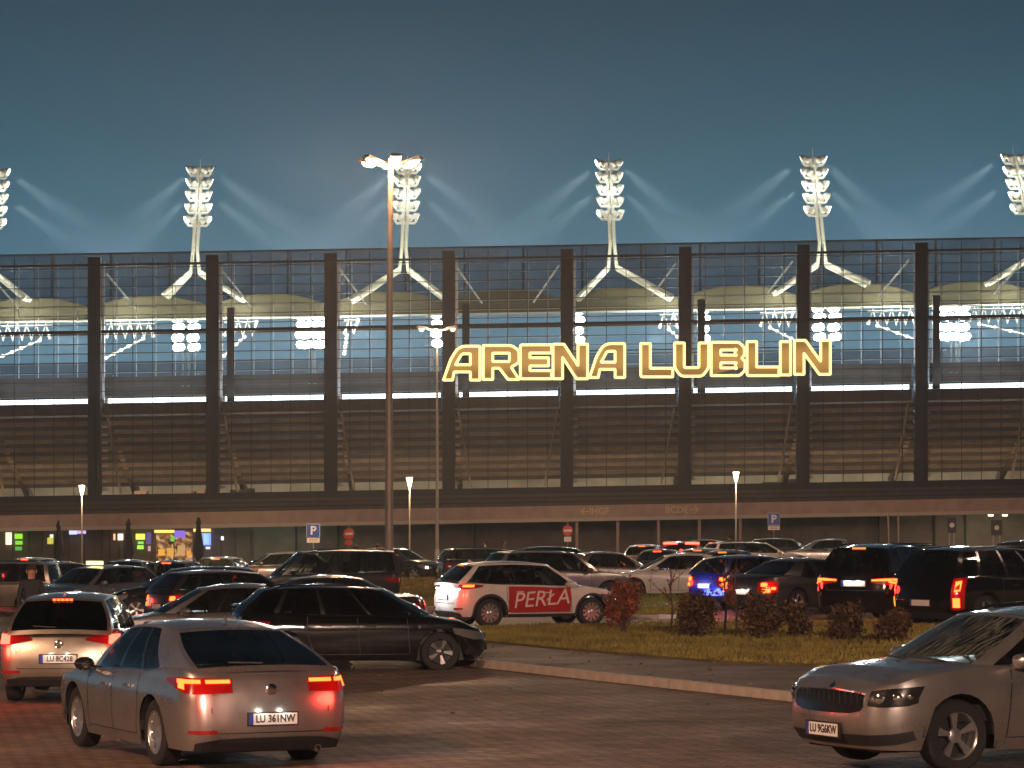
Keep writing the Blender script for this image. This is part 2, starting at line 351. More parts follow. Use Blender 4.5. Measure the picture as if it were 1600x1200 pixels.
# ---------------------------------------------------------------- floodlight masts
M_LENS=emis('floodlight_lens',(1,.98,.9),9.0)
M_LENSF=emis('floodlight_lens_far',(.93,.97,1),45.0)
M_LENSD=emis('floodlight_lens_dim',(1,.95,.8),2.4)
M_MAST=mat('mast_paint',(.78,.78,.66),.45,.15)
def lamp_mesh(r,dp):
    b=MB(); b.lathe([(r*.35,-dp),(r*.8,-dp*.6),(r,0),(r*1.04,.03)],12); return b
def near_mast(xb,yb,xt,yt,leg, lab, seed, bright):
    MY=205.0; X=px(xb,MY); rnd=random.Random(seed)
    root=empty('floodlight_mast',(X,MY,0),label=lab,cat='floodlight mast',group='floodlight masts on the near stadium roof')
    P=lambda x,y,dy=0: (px(x,MY)-X,dy,pz(y,MY))
    b=MB()
    for s in (-1,1):
        b.tube([P(xb+s*7,yb-4),P(xb+s*3.2,yb-40),P(xt+s*3.2,yt)],.13,8)
    for k in range(7):
        t=(k+.5)/7; x=xb+(xt-xb)*t; y=yb-40+(yt-yb+40)*t; b.tube([P(x-3.2,y),P(x+3.2,y)],.05,5)
    b.build('mast_stem',M_MAST,root,smooth=True)
    b=MB(); b.tube([P(xt,yt),P(xt,yt-14)],.05,5,.015); b.build('lightning_rod',M_MAST,root)
    for s,(lx,ly) in zip((-1,1),leg):
        for dy in (-1.2,1.2):
            b=MB(); b.tube([P(xb+s*6,yb-8),P(lx,ly,dy)],.17,8); b.tube([P(xb+s*6,yb-3),P(lx-s*4,ly+2,dy*.6)],.08,6); b.build('mast_leg',M_MAST,root,smooth=True)
    for k in range(5):
        y=yt+10+k*19.6; t=(y-yt)/(yb-yt); xc=xt+(xb-xt)*t
        b=MB(); b.tube([P(xc-17,y-2),P(xc-14,y+2.5),P(xc+14,y+2.5),P(xc+17,y-2)],.10,6); b.build('cross_arm',M_MAST,root,smooth=True)
        for s in (-1,1):
            for q,(off,yaw) in enumerate(((18,rnd.uniform(70,112)),(8.5,rnd.uniform(15,70)))):
                loc=Vector(P(xc+s*off,y-5.5-(2 if q==0 else 0)))
                d=Vector((s*sin(radians(yaw)),cos(radians(yaw)),-.42)).normalized()
                M=Matrix.Translation(loc)@d.to_track_quat('Z','Y').to_matrix().to_4x4()
                b=MB(); b.lathe([(.07,-.36),(.20,-.24),(.27,0),(.285,.05)],12,M); f=b.build('floodlight',M_MAST,root,smooth=True)
                b=MB(); b.lathe([(.26,.045),(.23,.08),(.05,.09)],12,M); b.build('lens',M_LENS if (rnd.random()<bright) else M_LENSD,f)
                b=MB(); b.tube([P(xc+s*(off-2),y+2),tuple(loc-d*.25)],.05,5); b.build('bracket',M_MAST,f)
    # the beams of this mast, angled out to both sides over the pitch
    for s in (-1,1):
        for (yy,en) in ((yt+10,1.0),(yt+50,.8)):
            x=xt+(xb-xt)*((yy-yt)/(yb-yt))
            light('beam_lamp','SPOT',P(x+s*27,yy,1.2),BEAM*en,(.82,.93,1),.25,root,aim=(s*.60,.70,-.43),angle=24,blend=1.0)
    light('spill_fill','POINT',P(xt,yt+50,-1.3),130,(.97,1,.92),.25,root)  # added fill lights in front of the mast, standing in for floodlight spill
    light('spill_fill','POINT',P(xb,yb-14,-1.6),190,(1,1,.8),.25,root)
    return root
BEAM=1100000
masts=[(-18,430,-5,266,((-75,460),(44,468)),'near floodlight mast cut off at the left edge of the stadium roof'),
 (305,432,313,262,((258,463),(381,468)),'near floodlight mast left of the tall parking lamp with many lit lamps'),
 (631,428,637,258,((548,470),(697,467)),'near floodlight mast standing right behind the tall orange parking lamp'),
 (957,425,951,252,((902,467),(1050,466)),'near floodlight mast above the first word of the yellow sign with beams to both sides'),
 (1284,420,1270,246,((1210,458),(1356,444)),'near floodlight mast above the last letter of the yellow sign leaning slightly left'),
 (1616,410,1583,243,((1543,443),(1680,450)),'near floodlight mast at the right edge of the stadium roof leaning left')]
brt=[.6,.6,.45,.5,.55,.55]
for i,(xb,yb,xt,yt,lg,lab) in enumerate(masts): near_mast(xb,yb,xt,yt,lg,lab,i+3,brt[i])
far=[(290,498,2,'far floodlight mast with paired lamps beside the second dark column of the facade'),(488,494,2,'far floodlight mast with dazzling paired lamps left of the third column'),
 (680,492,1,'far floodlight mast with a single column of lamps left of the letter A'),(902,486,1,'far floodlight mast with a single lamp column above the first word of the sign'),
 (1098,484,1,'far floodlight mast with a single column of lamps above the letter U'),(1290,482,2,'far floodlight mast with paired lamps above the last letter N of the sign'),
 (1490,482,2,'far floodlight mast with the most dazzling lamps, at the right end')]
for i,(x,y,nc,lab) in enumerate(far):
    big=1.0
    MY=330.0; X=px(x,MY); P=lambda xx,yy,dy=0:(px(xx,MY)-X,dy,pz(yy,MY)+SLOPE*0)
    root=empty('far_floodlight_mast',(X,MY,0),label=lab,cat='floodlight mast',group='floodlight masts on the far side of the pitch')
    b=MB(); 
    for s in (-1,1): b.tube([P(x+s*5,620),P(x+s*3,y-8)],.13,6)
    b.build('mast_stem',M_MAST,root)
    light('flood_light','SPOT',(0,-1.2,lz(y+22,330,X)+SLOPE*X),30000 if i in(1,6) else 8000,(.95,.98,1),.5,root,aim=(0,-1,-.12),angle=70,blend=.8)
    for k,dy_ in enumerate((0,14,30,45)):
        b=MB(); b.tube([P(x-16,y+dy_+3),P(x+16,y+dy_+3)],.1,5); b.build('cross_arm',M_MAST,root)
        for s in ((-1,1) if nc==2 else (1,)):
            xx=x+s*(12 if nc==2 else 1)+(k%2)*2
            for q in ((-8.5,-1,6) if i in(1,6) else ((-3.5,3.5)if nc==2 else (-2,2.5))):  # two masts get extra lamps side by side, added to imitate glare
                loc=P(xx+q,y+dy_+(q%3)*.6-1,-.4); M=Matrix.Translation(loc)@Vector((0,-1,-.12)).to_track_quat('Z','Y').to_matrix().to_4x4()
                b=MB(); b.lathe([(.1,-.4),(.36*big,-.2),(.46*big,0)],10,M); f=b.build('floodlight',M_MAST,root)
                b=MB(); b.lathe([(.44*big,.01),(.38*big,.06),(.05,.07)],10,M); b.build('lens',M_LENSF,f)
# the strip lamps behind the mesh throw their light up the facade
for i in range(len(colx)-1):
    a,c=fx(colx[i])+.6,fx(colx[i+1])-.6
    l=light('strip_lamp_light','AREA',((a+c)/2,-.45,fz(612)+SLOPE*(a+c)/2),130,(.82,.93,1),c-a,ARENA,aim=(0,.16,1)); l.data.shape='RECTANGLE'; l.data.size=c-a; l.data.size_y=.15
# lamps that light the pitch and the roof from inside
for x in (-50,-17,17,50):
    light('pitch_lamp','SPOT',(x,328,24),26000,(.75,.9,1),.8,ARENA,aim=(0,-1,-.10),angle=95,blend=.8).location=(x,133,24)
for x in (-34,0,34):
    for yy,zz,e_,am in ((10.0,4.9,300,(0,.8,.8)),(1.3,5.0,120,(0,.8,.7))):
        l=light('concourse_lamp','AREA',(x,yy,zz+SLOPE*x),e_,(1,.70,.38),1.0,ARENA,aim=am); l.data.shape='RECTANGLE'; l.data.size=34; l.data.size_y=.3
# ================================================================ grass islands, walk, kerb, shrubs
def poly_prism(name,pts,z0,z1,m,kind='structure'):
    n=len(pts); b=MB(1); b.add([(x,y,z0) for x,y in pts]+[(x,y,z1) for x,y in pts],[tuple(range(n,2*n))]+[(i,(i+1)%n,n+(i+1)%n,n+i) for i in range(n)])
    return tag(b.build(name,m),kind=kind)
K=[gp(750,1042),gp(965,1066),gp(1255,1097),(6.6,34.6),(10.5,29.0)]
isl=K+[(16,26),(34,30),(40,64.5),(10,65.2),(0,66.2),(-2.2,66),(-3.4,63),(-3.3,58),(-2.4,53.5)]
poly_prism('island_walk',isl,-.05,.115,M_WALK)
M_GRASS=mat('grass_ground',(.15,.115,.04),.95,noise=.5,nscale=2.5,bump=.6)
M_SOIL=mat('soil',(.07,.05,.035),.95,noise=.4,nscale=3)
gra=[gp(752,1012),gp(900,1027),gp(1130,1047),(5.6,44.5),(9,39),(20,33),(36,60),(14,63.8),(0,64.6),(-2.0,64.4),(-2.4,61)]
G1=poly_prism('grass_verge',gra,.06,.15,M_GRASS)
gra2=[(-3.2,77),(-2.0,84),(-3.0,120),(-5,152),(-10,156),(-9,120),(-6.2,84),(-4.6,77.5)]
poly_prism('grass_strip',gra2,-.05,.12,M_GRASS)
gra3=[gp(985,966),gp(1075,966),(7.2,86),(6.6,93),(3.4,94),(3.0,84)]
poly_prism('grass_patch',gra3,-.05,.12,M_GRASS)
lane=[(-14,66.5),(60,66.5),(60,75),(-14,75)]
b=MB(1); b.add([(x,y,.004) for x,y in lane],[(0,1,2,3)]); tag(b.build('access_road',mat('road_asphalt',(.24,.20,.165),.7,noise=.25,nscale=.8,bump=.3)),kind='structure')
# kerb stones along the islands, each one a stone of its own
M_KERB=mat('kerb_concrete',(.46,.40,.34),.85,noise=.25,nscale=4,bump=.4)
def kerb_run(pts,root,z=.13,wd=.15):
    acc=[]; 
    for (x0,y0),(x1,y1) in zip(pts,pts[1:]):
        L=hypot(x1-x0,y1-y0); n=max(1,round(L)); 
        for k in range(n):
            a=(x0+(x1-x0)*k/n,y0+(y1-y0)*k/n); c=(x0+(x1-x0)*(k+1)/n,y0+(y1-y0)*(k+1)/n)
            d=Vector((c[0]-a[0],c[1]-a[1],0)); l=d.length; ang=atan2(d.y,d.x)
            b=MB(); h=z+random.uniform(-.006,.006); j=.016; b.add([(j,-wd/2,-.03),(l-j,-wd/2,-.03),(l-j,wd/2,-.03),(j,wd/2,-.03),(j,-wd/2,h-.015),(l-j,-wd/2,h-.015),(l-j,-wd/2+.015,h),(j,-wd/2+.015,h),(l-j,wd/2,h),(j,wd/2,h)],
                [(0,1,5,4),(4,5,6,7),(7,6,8,9),(2,3,9,8),(0,4,7,9,3),(1,2,8,6,5)])
            o=b.build('kerb_stone',M_KERB,root); o.location=(a[0]+random.uniform(-.008,.008),a[1],SLOPE*a[0]); o.rotation_euler=(0,0,ang)
kb=empty('kerb',(0,0,0),kind='structure'); kerb_run([(-2.2,66),(-3.4,63),(-3.3,58),(-2.4,53.5)]+K,kb)
kb2=empty('kerb',(0,0,0),kind='structure'); kerb_run([gp(985,967),gp(1075,967)],kb2,.12)
kb3=empty('kerb',(0,0,0),kind='structure'); kerb_run([(-4.6,77.3),(-3.2,76.8),(-2.0,84),(-2.4,100)],kb3,.12)
# short grass, uncountable
def inside(p,poly):
    x,y=p; c=False; j=len(poly)-1
    for i in range(len(poly)):
        xi,yi=poly[i]; xj,yj=poly[j]
        if (yi>y)!=(yj>y) and x<(xj-xi)*(y-yi)/(yj-yi)+xi: c=not c
        j=i
    return c
def grass(name,poly,n,z,hmax,col):
    xs=[p[0] for p in poly]; ys=[p[1] for p in poly]; b=MB(1); rnd=random.Random(5); k=0
    x0,x1=max(min(xs),-14),min(max(xs),16)
    while k<n:
        x=rnd.uniform(x0,x1); y=rnd.uniform(min(ys),max(ys))
        if not inside((x,y),poly) or abs(x)>.19*y: 
            if abs(x)>.19*y: 
                k+=.2
            continue
        h=hmax*rnd.uniform(.35,1)*(0.6+.8*abs(sin(x*1.3+y*.7)*cos(y*.9-x*.4))); a=rnd.uniform(0,pi); w_=rnd.uniform(.012,.03); lx,ly=rnd.uniform(-.5,.5)*h,rnd.uniform(-.5,.5)*h
        i=len(b.v); b.v+=[(x-w_*cos(a),y-w_*sin(a),z),(x+w_*cos(a),y+w_*sin(a),z),(x+lx,y+ly,z+h)]; b.f.append((i,i+1,i+2)); k+=1
    return tag(b.build(name,col),kind='stuff')
M_BLADE=mat('grass_blade',(.26,.22,.05),.7,noise=.5,nscale=.9)
grass('grass',gra,52000,.15,.10,M_BLADE); grass('grass',gra2,22000,.12,.12,M_BLADE); grass('grass',gra3,9000,.12,.12,mat('grass_blade_light',(.24,.28,.05),.7,noise=.4,nscale=1))
b=MB(1); rnd=random.Random(9)
for k in range(2600):
    x=rnd.uniform(-5,12); y=rnd.uniform(33,66); ing=inside((x,y),gra); ini=inside((x,y),isl)
    if not ini and rnd.random()>.12: continue
    z=.17 if ing else (.122 if ini else .008); a=rnd.uniform(0,pi); l=rnd.uniform(.02,.045); t=rnd.uniform(.005,.03)
    b.add([(x-l*cos(a),y-l*sin(a),z),(x+l*.5*sin(a),y-l*.5*cos(a),z+t),(x+l*cos(a),y+l*sin(a),z+t*.5),(x-l*.5*sin(a),y+l*.5*cos(a),z)],[(0,1,2,3)])
tag(b.build('fallen_leaves',mat('dry_leaf',(.30,.16,.05),.8,noise=.5,nscale=3)),kind='stuff')
# ---------------------------------------------------------------- shrubs and saplings
M_LEAFR=mat('russet_leaf',(.26,.07,.035),.6,noise=.5,nscale=5); M_LEAFD=mat('dark_leaf',(.10,.055,.028),.6,noise=.5,nscale=5); M_TWIG=mat('twig_bark',(.10,.065,.045),.9)
def shrub(x,y,hpx,wpx,label,m,seed,ragged=.35):
    X,Y=gp(x,y); s=FPX/Y; H=hpx*1.12/s; Rr=wpx*1.12/s/2; rnd=random.Random(seed)
    root=empty('shrub',(X,Y,.14+SLOPE*X),label=label,cat='shrub',group='shrubs along the back of the grass verge')
    b=MB()
    for k in range(16):
        a=rnd.uniform(0,2*pi); r=rnd.uniform(.3,1.0)*Rr; h=H*rnd.uniform(.6,1.12)
        b.tube([(rnd.uniform(-.06,.06),rnd.uniform(-.06,.06),0),(r*.45*cos(a),r*.45*sin(a),h*.45),(r*cos(a)*.9,r*sin(a)*.9,h)],.014,4,.004)
    b.build('stem',M_TWIG,root)['kind']='stuff'
    b=MB(); lumps=[(rnd.uniform(-.5,.5)*Rr,rnd.uniform(-.5,.5)*Rr,H*rnd.uniform(.25,.85),Rr*rnd.uniform(.35,.62)) for _ in range(9)]
    for k in range(2600):
        cx,cy_,cz,cr=rnd.choice(lumps); 
        d=Vector((rnd.gauss(0,1),rnd.gauss(0,1),rnd.gauss(0,1))).normalized()*cr*(rnd.random()**.4)*(1+ragged*(rnd.random()**3)*1.5)
        c=Vector((cx,cy_,cz))+Vector((d.x,d.y,d.z*1.15)); 
        if c.z<.05: continue
        u=Vector((rnd.gauss(0,1),rnd.gauss(0,1),rnd.gauss(0,1))).normalized(); v=u.cross(Vector((rnd.gauss(0,1),rnd.gauss(0,1),rnd.gauss(0,1)))).normalized(); l=rnd.uniform(.03,.06)
        b.add([c-u*l,c-v*l*.5,c+u*l,c+v*l*.5],[(0,1,2,3)])
    f=b.build('foliage',m,root); f['kind']='stuff'
    return root
shrub(975,1000,72,58,'russet shrub just right of the front bumper of the white car with red doors',M_LEAFR,1)
shrub(1092,1007,62,62,'wide dark shrub below the blue-lit car bumper',M_LEAFD,2)
shrub(1192,1012,62,62,'dark rounded shrub below the tail lamps of the dark saloon',M_LEAFD,3)
shrub(1252,1010,46,46,'smaller dark shrub between the dark saloon and the tall black off-roader',M_LEAFD,4)
shrub(1322,1014,52,52,'dark rounded shrub in front of the bumper of the tall black off-roader',M_LEAFD,5)
shrub(1395,1018,40,56,'low dark shrub right behind the windscreen of the silver estate',M_LEAFD,8)
def sapling(x,y,hpx,label,seed):
    X,Y=gp(x,y); s=FPX/Y; H=hpx/s; rnd=random.Random(seed)
    root=empty('sapling',(X,Y,.14+SLOPE*X),label=label,cat='young tree',group='saplings on the grass verge')
    b=MB(); b.tube([(0,0,0),(.04,0,H*.4),(-.02,0,H*.75),(.03,0,H)],.028,6,.008); b.build('trunk',M_TWIG,root,smooth=True)
    c=MB()
    for k in range(10):
        z=H*rnd.uniform(.3,.95); a=rnd.uniform(0,2*pi); l=rnd.uniform(.2,.5)
        b2=MB(); b2.tube([(0,0,z),(l*cos(a),l*sin(a),z+l*.9)],.009,4,.003); b2.build('branch',M_TWIG,root)
        for q in range(9):
            t=rnd.random(); p=Vector((l*cos(a)*t,l*sin(a)*t,z+l*.9*t)); u=Vector((rnd.gauss(0,1),rnd.gauss(0,1),rnd.gauss(0,1))).normalized(); v=u.orthogonal().normalized(); c.add([p-u*.04,p-v*.02,p+u*.04,p+v*.02],[(0,1,2,3)])
    f=c.build('crown',M_LEAFR,root); f['kind']='stuff'
sapling(1132,1004,118,'thin bare sapling left of the tail lamps of the dark saloon',11)
sapling(1149,1008,110,'thin bare sapling in front of the left tail lamp of the dark saloon',12)
sapling(1048,1000,96,'thin reddish sapling between the two leftmost shrubs',13)
# ================================================================ lamps, signs, parasols, shop fronts
M_POLE=mat('galvanised_pole',(.42,.38,.34),.5,.3,noise=.2,nscale=2)
M_POLED=mat('dark_pole',(.06,.055,.05),.5,.2)
M_SOD=emis('warm_lamp_lens',(1,.72,.46),30.0); M_SODS=emis('orange_lamp_lens',(1,.62,.38),6.0); M_LANT=emis('lantern_glow',(1,.82,.52),10.0)
def head(root,loc,yaw,tilt,L,W_,m,hm):
    M=Matrix.Translation(loc)@Matrix.Rotation(yaw,4,'Z')@Matrix.Rotation(-tilt,4,'Y')
    def T(v): return tuple(M@Vector(v))
    b=MB(); P=[(-.1*L,-.3*W_,.0),(-.1*L,.3*W_,.0),(L,W_/2,0),(L,-W_/2,0),(-.1*L,-.25*W_,.10),(-.1*L,.25*W_,.10),(L*.85,W_*.35,.16),(L*.85,-W_*.35,.16)]
    b.add([T(p) for p in P],[(0,1,2,3),(7,6,5,4),(0,4,5,1),(1,5,6,2),(2,6,7,3),(3,7,4,0)]); h=b.build('lamp_head',hm,root)
    b=MB(); b.lathe([(.01,-.17),(W_*.30,-.14),(W_*.46,-.03),(W_*.48,.0)],14,M@Matrix.Translation((L*.5,0,0))@Matrix.Diagonal((1.25,1,1,1))); b.build('lens',m,h,smooth=True)
X,Y=gp(608,912)
root=empty('parking_lamp',(X,Y,SLOPE*X),label='tall tapered parking lamp with a ring of six glowing warm heads',cat='street lamp')
H=lz(262,Y,X)
b=MB(); b.tube([(0,0,0),(0,0,H*.5),(.07,0,H)],.19,12,.11); b.build('pole',M_POLE,root,smooth=True)
b=MB(); b.lathe([(.26,0),(.26,.9),(.22,1.0)],12); b.build('pole_base',M_POLE,root,smooth=True)
for k in range(6):
    a=radians(90+60*k+12); r=1.05; p=(.07+.05*cos(a),.05*sin(a),H-.05); q=(.07+r*.55*cos(a),r*.55*sin(a),H+.12)
    b=MB(); b.tube([p,q],.05,6); b.build('lamp_arm',M_POLE,root)
    head(root,(.07+r*.5*cos(a),r*.5*sin(a),H+.12),a,radians(12),.95,.52,M_SOD,M_POLED)
    loc=Vector((.07+1.0*cos(a),1.0*sin(a),H+.0)); light('lamp_light','SPOT',loc,MAST_W,(1,.66,.40),.22,root,aim=(cos(a),sin(a),-.55),angle=135,blend=.6)
MAIN_LAMP=root
halo=light('lamp_light','POINT',(.07,-.1,H+.1),7000,(1,.45,.18),.6,root)  # added point light for the orange halo, not one of the heads
# the same lamps stand beside and behind the camera and light the near cars
for (x,y,w_) in ((-25,9,1.5),(12,-45,6.0),(34,62,.4)):
    r2=copy_tree(MAIN_LAMP); r2.location=(x,y,SLOPE*x); r2['label']={-25:'parking lamp standing left of the frame beside the camera',12:'parking lamp standing behind the camera',34:'parking lamp standing right of the frame'}[x]
    for ch in r2.children:
        if ch.type=='LIGHT': ch.data=ch.data.copy(); ch.data.energy=NEAR_W*w_; ch.data.color=(1,.54,.33) if x==-25 else (1,.64,.47)
X,Y=gp(683,890)
root=empty('street_lamp',(X,Y,SLOPE*X),label='slim grey street lamp with two small orange heads left of the letter A',cat='street lamp')
H=lz(514,Y,X); b=MB(); b.tube([(0,0,0),(0,0,H)],.10,8,.05); b.build('pole',M_POLE,root,smooth=True)
b=MB(); b.lathe([(.15,0),(.15,1.0),(.10,1.1)],10); b.build('pole_base',M_POLE,root,smooth=True)
for s in (-1,1):
    b=MB(); b.tube([(0,0,H-.1),(s*.6,0,H)],.03,5); b.build('lamp_arm',M_POLE,root)
    head(root,(s*.55,0,H),0 if s>0 else pi,radians(5),.6,.26,M_SODS,M_POLED)
light('lamp_light','POINT',(0,-.3,H-.15),1500,(1,.6,.35),.1,root)
for x,yt,Y,lab in ((128,757,178,'small lit post-top lantern left of the first closed parasol gap'),(640,745,168,'small lit post-top lantern just right of the tall parking lamp'),(1150,736,172,'small lit post-top lantern below the second word of the yellow sign')):
    X=px(x,Y); root=empty('post_lantern',(X,Y,SLOPE*X),label={128:'small lit post-top lantern at the left above the shop fronts'}.get(x,lab),cat='street lamp',group='lit lanterns in front of the arena')
    H=lz(yt+8,Y,X); b=MB(); b.tube([(0,0,0),(0,0,H-.3)],.055,8,.04); b.build('pole',M_POLE,root,smooth=True)
    b=MB(); b.lathe([(.06,-.32),(.10,-.2),(.16,.12),(.19,.24)],12,Matrix.Translation((0,0,H))); b.build('lantern_glass',M_LANT,root,smooth=True)
    b=MB(); b.lathe([(.27,.24),(.25,.29),(.05,.36)],12,Matrix.Translation((0,0,H))); b.build('lantern_cap',M_POLED,root,smooth=True)
    light('lantern_light','POINT',(0,-.45,H+.02),1100,(1,.75,.42),.12,root)
# parking and no-entry signs
M_SB=mat('sign_blue',(.02,.09,.42),.4); M_SW=mat('sign_white',(.75,.72,.70),.4); M_SR=mat('sign_red',(.55,.03,.015),.4)
def sign_post(root,H,r=.03): b=MB(); b.tube([(0,0,0),(0,0,H)],r,6); b.build('post',M_POLE,root)
def psign(x,y,Y,w_,lab):
    X=px(x,Y); s=FPX/Y; root=empty('parking_sign',(X,Y,SLOPE*X),label=lab,cat='parking sign',group='blue parking signs')
    zc=lz(y,Y,X); h=w_*1.0; sign_post(root,zc+.3)
    b=MB(); b.box(-w_/2,w_/2,-.05,-.03,zc-h/2,zc+h/2); p=b.build('sign_plate',M_SB,root); b=MB(); b.box(-w_/2-.02,w_/2+.02,-.035,-.02,zc-h/2-.02,zc+h/2+.02); b.build('sign_rim',M_SW,root)
    text_obj('sign_letter','P',h*.95,M_SW,p,(0,-.053,zc-h*.02),(pi/2,0,0),.002,bold=.015)
    b=MB(); b.box(-w_/2,w_/2,-.05,-.03,zc-h/2-.27,zc-h/2-.05); t=b.build('sign_tag',M_SW,root)
    b=MB()
    for k in range(2): b.box(-w_*.33,w_*.33,-.055,-.05,zc-h/2-.12-.08*k,zc-h/2-.10-.08*k)
    b.build('tag_line',M_POLED,t)['kind']='stuff'
psign(489.5,829,136,.60,'blue P parking sign with white tag left of the tall parking lamp')
psign(1209,811,150,.60,'blue P parking sign with white tag right of the lantern at the right')
def noentry(x,y,Y,lab,r=.30):
    X=px(x,Y); root=empty('no_entry_sign',(X,Y,SLOPE*X),label=lab,cat='road sign',group='red road signs'); zc=lz(y,Y,X); sign_post(root,zc+.5)
    M=Matrix.Translation((0,-.04,zc))@Matrix.Rotation(pi/2,4,'X')
    b=MB(); b.lathe([(r,-.01),(r,.01)],20,M); p=b.build('sign_disc',M_SR,root); b=MB(); b.box(-r*.7,r*.7,-.056,-.05,zc-.06,zc+.06); b.build('white_bar',M_SW,p)
    b=MB(); b.box(-.2,.2,-.05,-.03,zc-r-.32,zc-r-.04); b.build('sign_tag',M_SW if x>600 else M_SR,root)
noentry(545,834,160,'red round road sign left of the tall parking lamp before the undercroft')
noentry(887,829,160,'red round no-entry sign hanging before the canopy left of the lit posts')
for x,y,Y,lab in ((1487,822,150,'slim dark sign board on two posts below the canopy at the right'),(1557,826,150,'dark square information sign with pale symbol at the far right')):
    X=px(x,Y); root=empty('info_sign',(X,Y,SLOPE*X),label=lab,cat='sign',group='dark sign boards'); zc=lz(y,Y,X); w_=.17 if x==1487 else .24
    for s in (-1,1): b=MB(); b.box(s*w_*.7-.03,s*w_*.7+.03,-.02,.02,0,zc); b.build('post',M_POLE,root)
    b=MB(); b.box(-w_-.05,w_+.05,-.08,-.03,zc-.35,zc+.45); p=b.build('sign_board',M_POLED,root)
    M=Matrix.Translation((0,-.09,zc+.05))@Matrix.Rotation(pi/2,4,'X'); b=MB(); b.lathe([(.13,0),(.13,.01)],14,M); b.build('symbol',M_SW,p)
for x in (1390,1405):
    X=px(x,160); r_=empty('banner_post',(X,160,SLOPE*X),label=('left' if x==1390 else 'right')+' one of two slim pale posts behind the tall black off-roader',cat='post',group='slim pale posts'); b=MB(); b.tube([(0,0,0),(-.08 if x==1390 else -.05,0,lz(804,160,X))],.05,6); b.build('post',M_FASC,r_)
# closed parasols
for i,(x,yt,lab) in enumerate(((92,813,'leftmost closed dark parasol before the shop fronts'),(200,810,'middle closed dark parasol beside the green lights'),(310,808,'right closed dark parasol before the orange shop window'))):
    Y=176; X=px(x,Y); root=empty('closed_parasol',(X,Y,SLOPE*X),label=lab,cat='parasol',group='closed parasols before the shops'); H=lz(yt,Y,X)
    b=MB(); b.tube([(0,0,0),(0,0,H)],.03,6); b.build('pole',M_POLED,root)
    b=MB(); b.lathe([(.05,.0),(.30,.35),(.34,.7),(.27,1.3),(.12,H-.5-.45),(.18,H-.45-.38),(.10,H-.5-.02),(.02,H-.45)],10,Matrix.Translation((0,0,.45))); b.build('folded_canopy',mat('parasol_cloth',(.03,.028,.03),.9),root,smooth=True)
# shop fronts under the canopy at the left (parts of the arena)
SY=FY+5.6
def sx_(x): return px(x,SY)
def sz(y): return pz(y,SY)
def lit(name,x0,x1,y0,y1,col,s,parent,yy=0): b=MB(1); b.box(sx_(x0),sx_(x1),SY+yy,SY+yy+.05,sz(y1)-.2,sz(y0)-.2); return b.build(name,emis('lit_'+'_'.join(str(int(c*99)) for c in col)+'_%d'%int(s*10),col,s),parent,world=True)
def lit2(name,x0,x1,y0,y1,col,s):
    b=MB(0); b.box(sx_(x0),sx_(x1),SY-.3,SY-.2,sz(y1),sz(y0)); o=b.build(name,emis('lit_'+'_'.join(str(int(c*99)) for c in col)+'_%d'%int(s*10),col,s),ARENA,world=True); return o
M_SHOPW=mat('shop_frame',(.13,.10,.09),.6)
for x in (-30,20,45,66,108,132,160,172,186,196,238,272,302,346,368,396): b=MB(); b.box(sx_(x)-.04,sx_(x)+.04,SY-.15,SY,-1.5,sz(828)); b.build('window_mullion',M_SHOPW,ARENA,world=True)
b=MB(); b.box(sx_(244),sx_(302),SY-.05,SY,sz(880),sz(831)); mi=emis('shop_interior_glow',(.55,.30,.14),.8); n_=mi.node_tree; em=[q for q in n_.nodes if q.type=='EMISSION'][0]
vo=n_.nodes.new('ShaderNodeTexNoise'); vo.inputs['Scale'].default_value=3.2; vo.inputs['Detail'].default_value=5; tc=n_.nodes.new('ShaderNodeTexCoord'); n_.links.new(tc.outputs['Object'],vo.inputs['Vector'])
cr=n_.nodes.new('ShaderNodeValToRGB'); n_.links.new(vo.outputs['Fac'],cr.inputs[0]); cr.color_ramp.elements[0].position=.35; cr.color_ramp.elements[0].color=(.05,.02,.012,1); cr.color_ramp.elements[1].position=.68; cr.color_ramp.elements[1].color=(1,.62,.3,1); q_=cr.color_ramp.elements.new(.5); q_.color=(.35,.15,.05,1); n_.links.new(cr.outputs[0],em.inputs[0])
b.build('shop_interior',mi,ARENA,world=True)
for (x0,x1,y0,y1,c,s_) in ((10,19,832,851,(1,.9,.55),1.6),(24,36,834,842,(.35,.9,.05),1.1),(25,36,845,851,(.3,.8,.05),1.0),(25,35,854,860,(.2,.6,.15),.7),(75,84,840,850,(.8,.7,.1),.9),(79,84,835,840,(1,.95,.7),1.3),
    (109,121,829,835,(.6,.65,1),1.4),(121,135,829,834,(.7,.5,.9),1.1),(178,181,834,844,(1,.55,.3),1.3),(185,193,834,844,(1,.85,.6),2.0),(213,227,834,843,(.75,.9,.1),1.6),(216,225,846,850,(.3,.9,.1),1.0),(215,225,852,858,(.4,.95,.08),1.3),(229,237,832,850,(.25,.15,.5),.6),(232,236,853,861,(.9,.4,.5),.8),
    (242,273,828,832.5,(1,.62,.15),1.8),(303,330,826,831,(1,.7,.2),1.5),(273,290,829,840,(.35,.2,.9),.9),(268,273,838,846,(.2,.8,.1),.9),(316,330,833,852,(.25,.4,1),1.3),(319,327,834,850,(.6,.9,1),1.6),(322,329,854,858,(.9,.95,1),1.0),(346,350,838,844,(.95,.95,1),1.5),
    (248,258,858,868,(1,.45,.05),1.0),(262,272,856,869,(1,.5,.1),.8),(278,290,852,868,(.9,.5,.2),.7),(292,299,860,869,(1,.4,.05),.9)):
    lit2('shop_light',x0,x1,y0,y1,c,s_)
light('shop_glow','AREA',(sx_(270),FY-188.6+.0,1.6),60,(1,.6,.3),3,ARENA,aim=(0,-1,-.2)).location=(sx_(270),4.8,1.4)
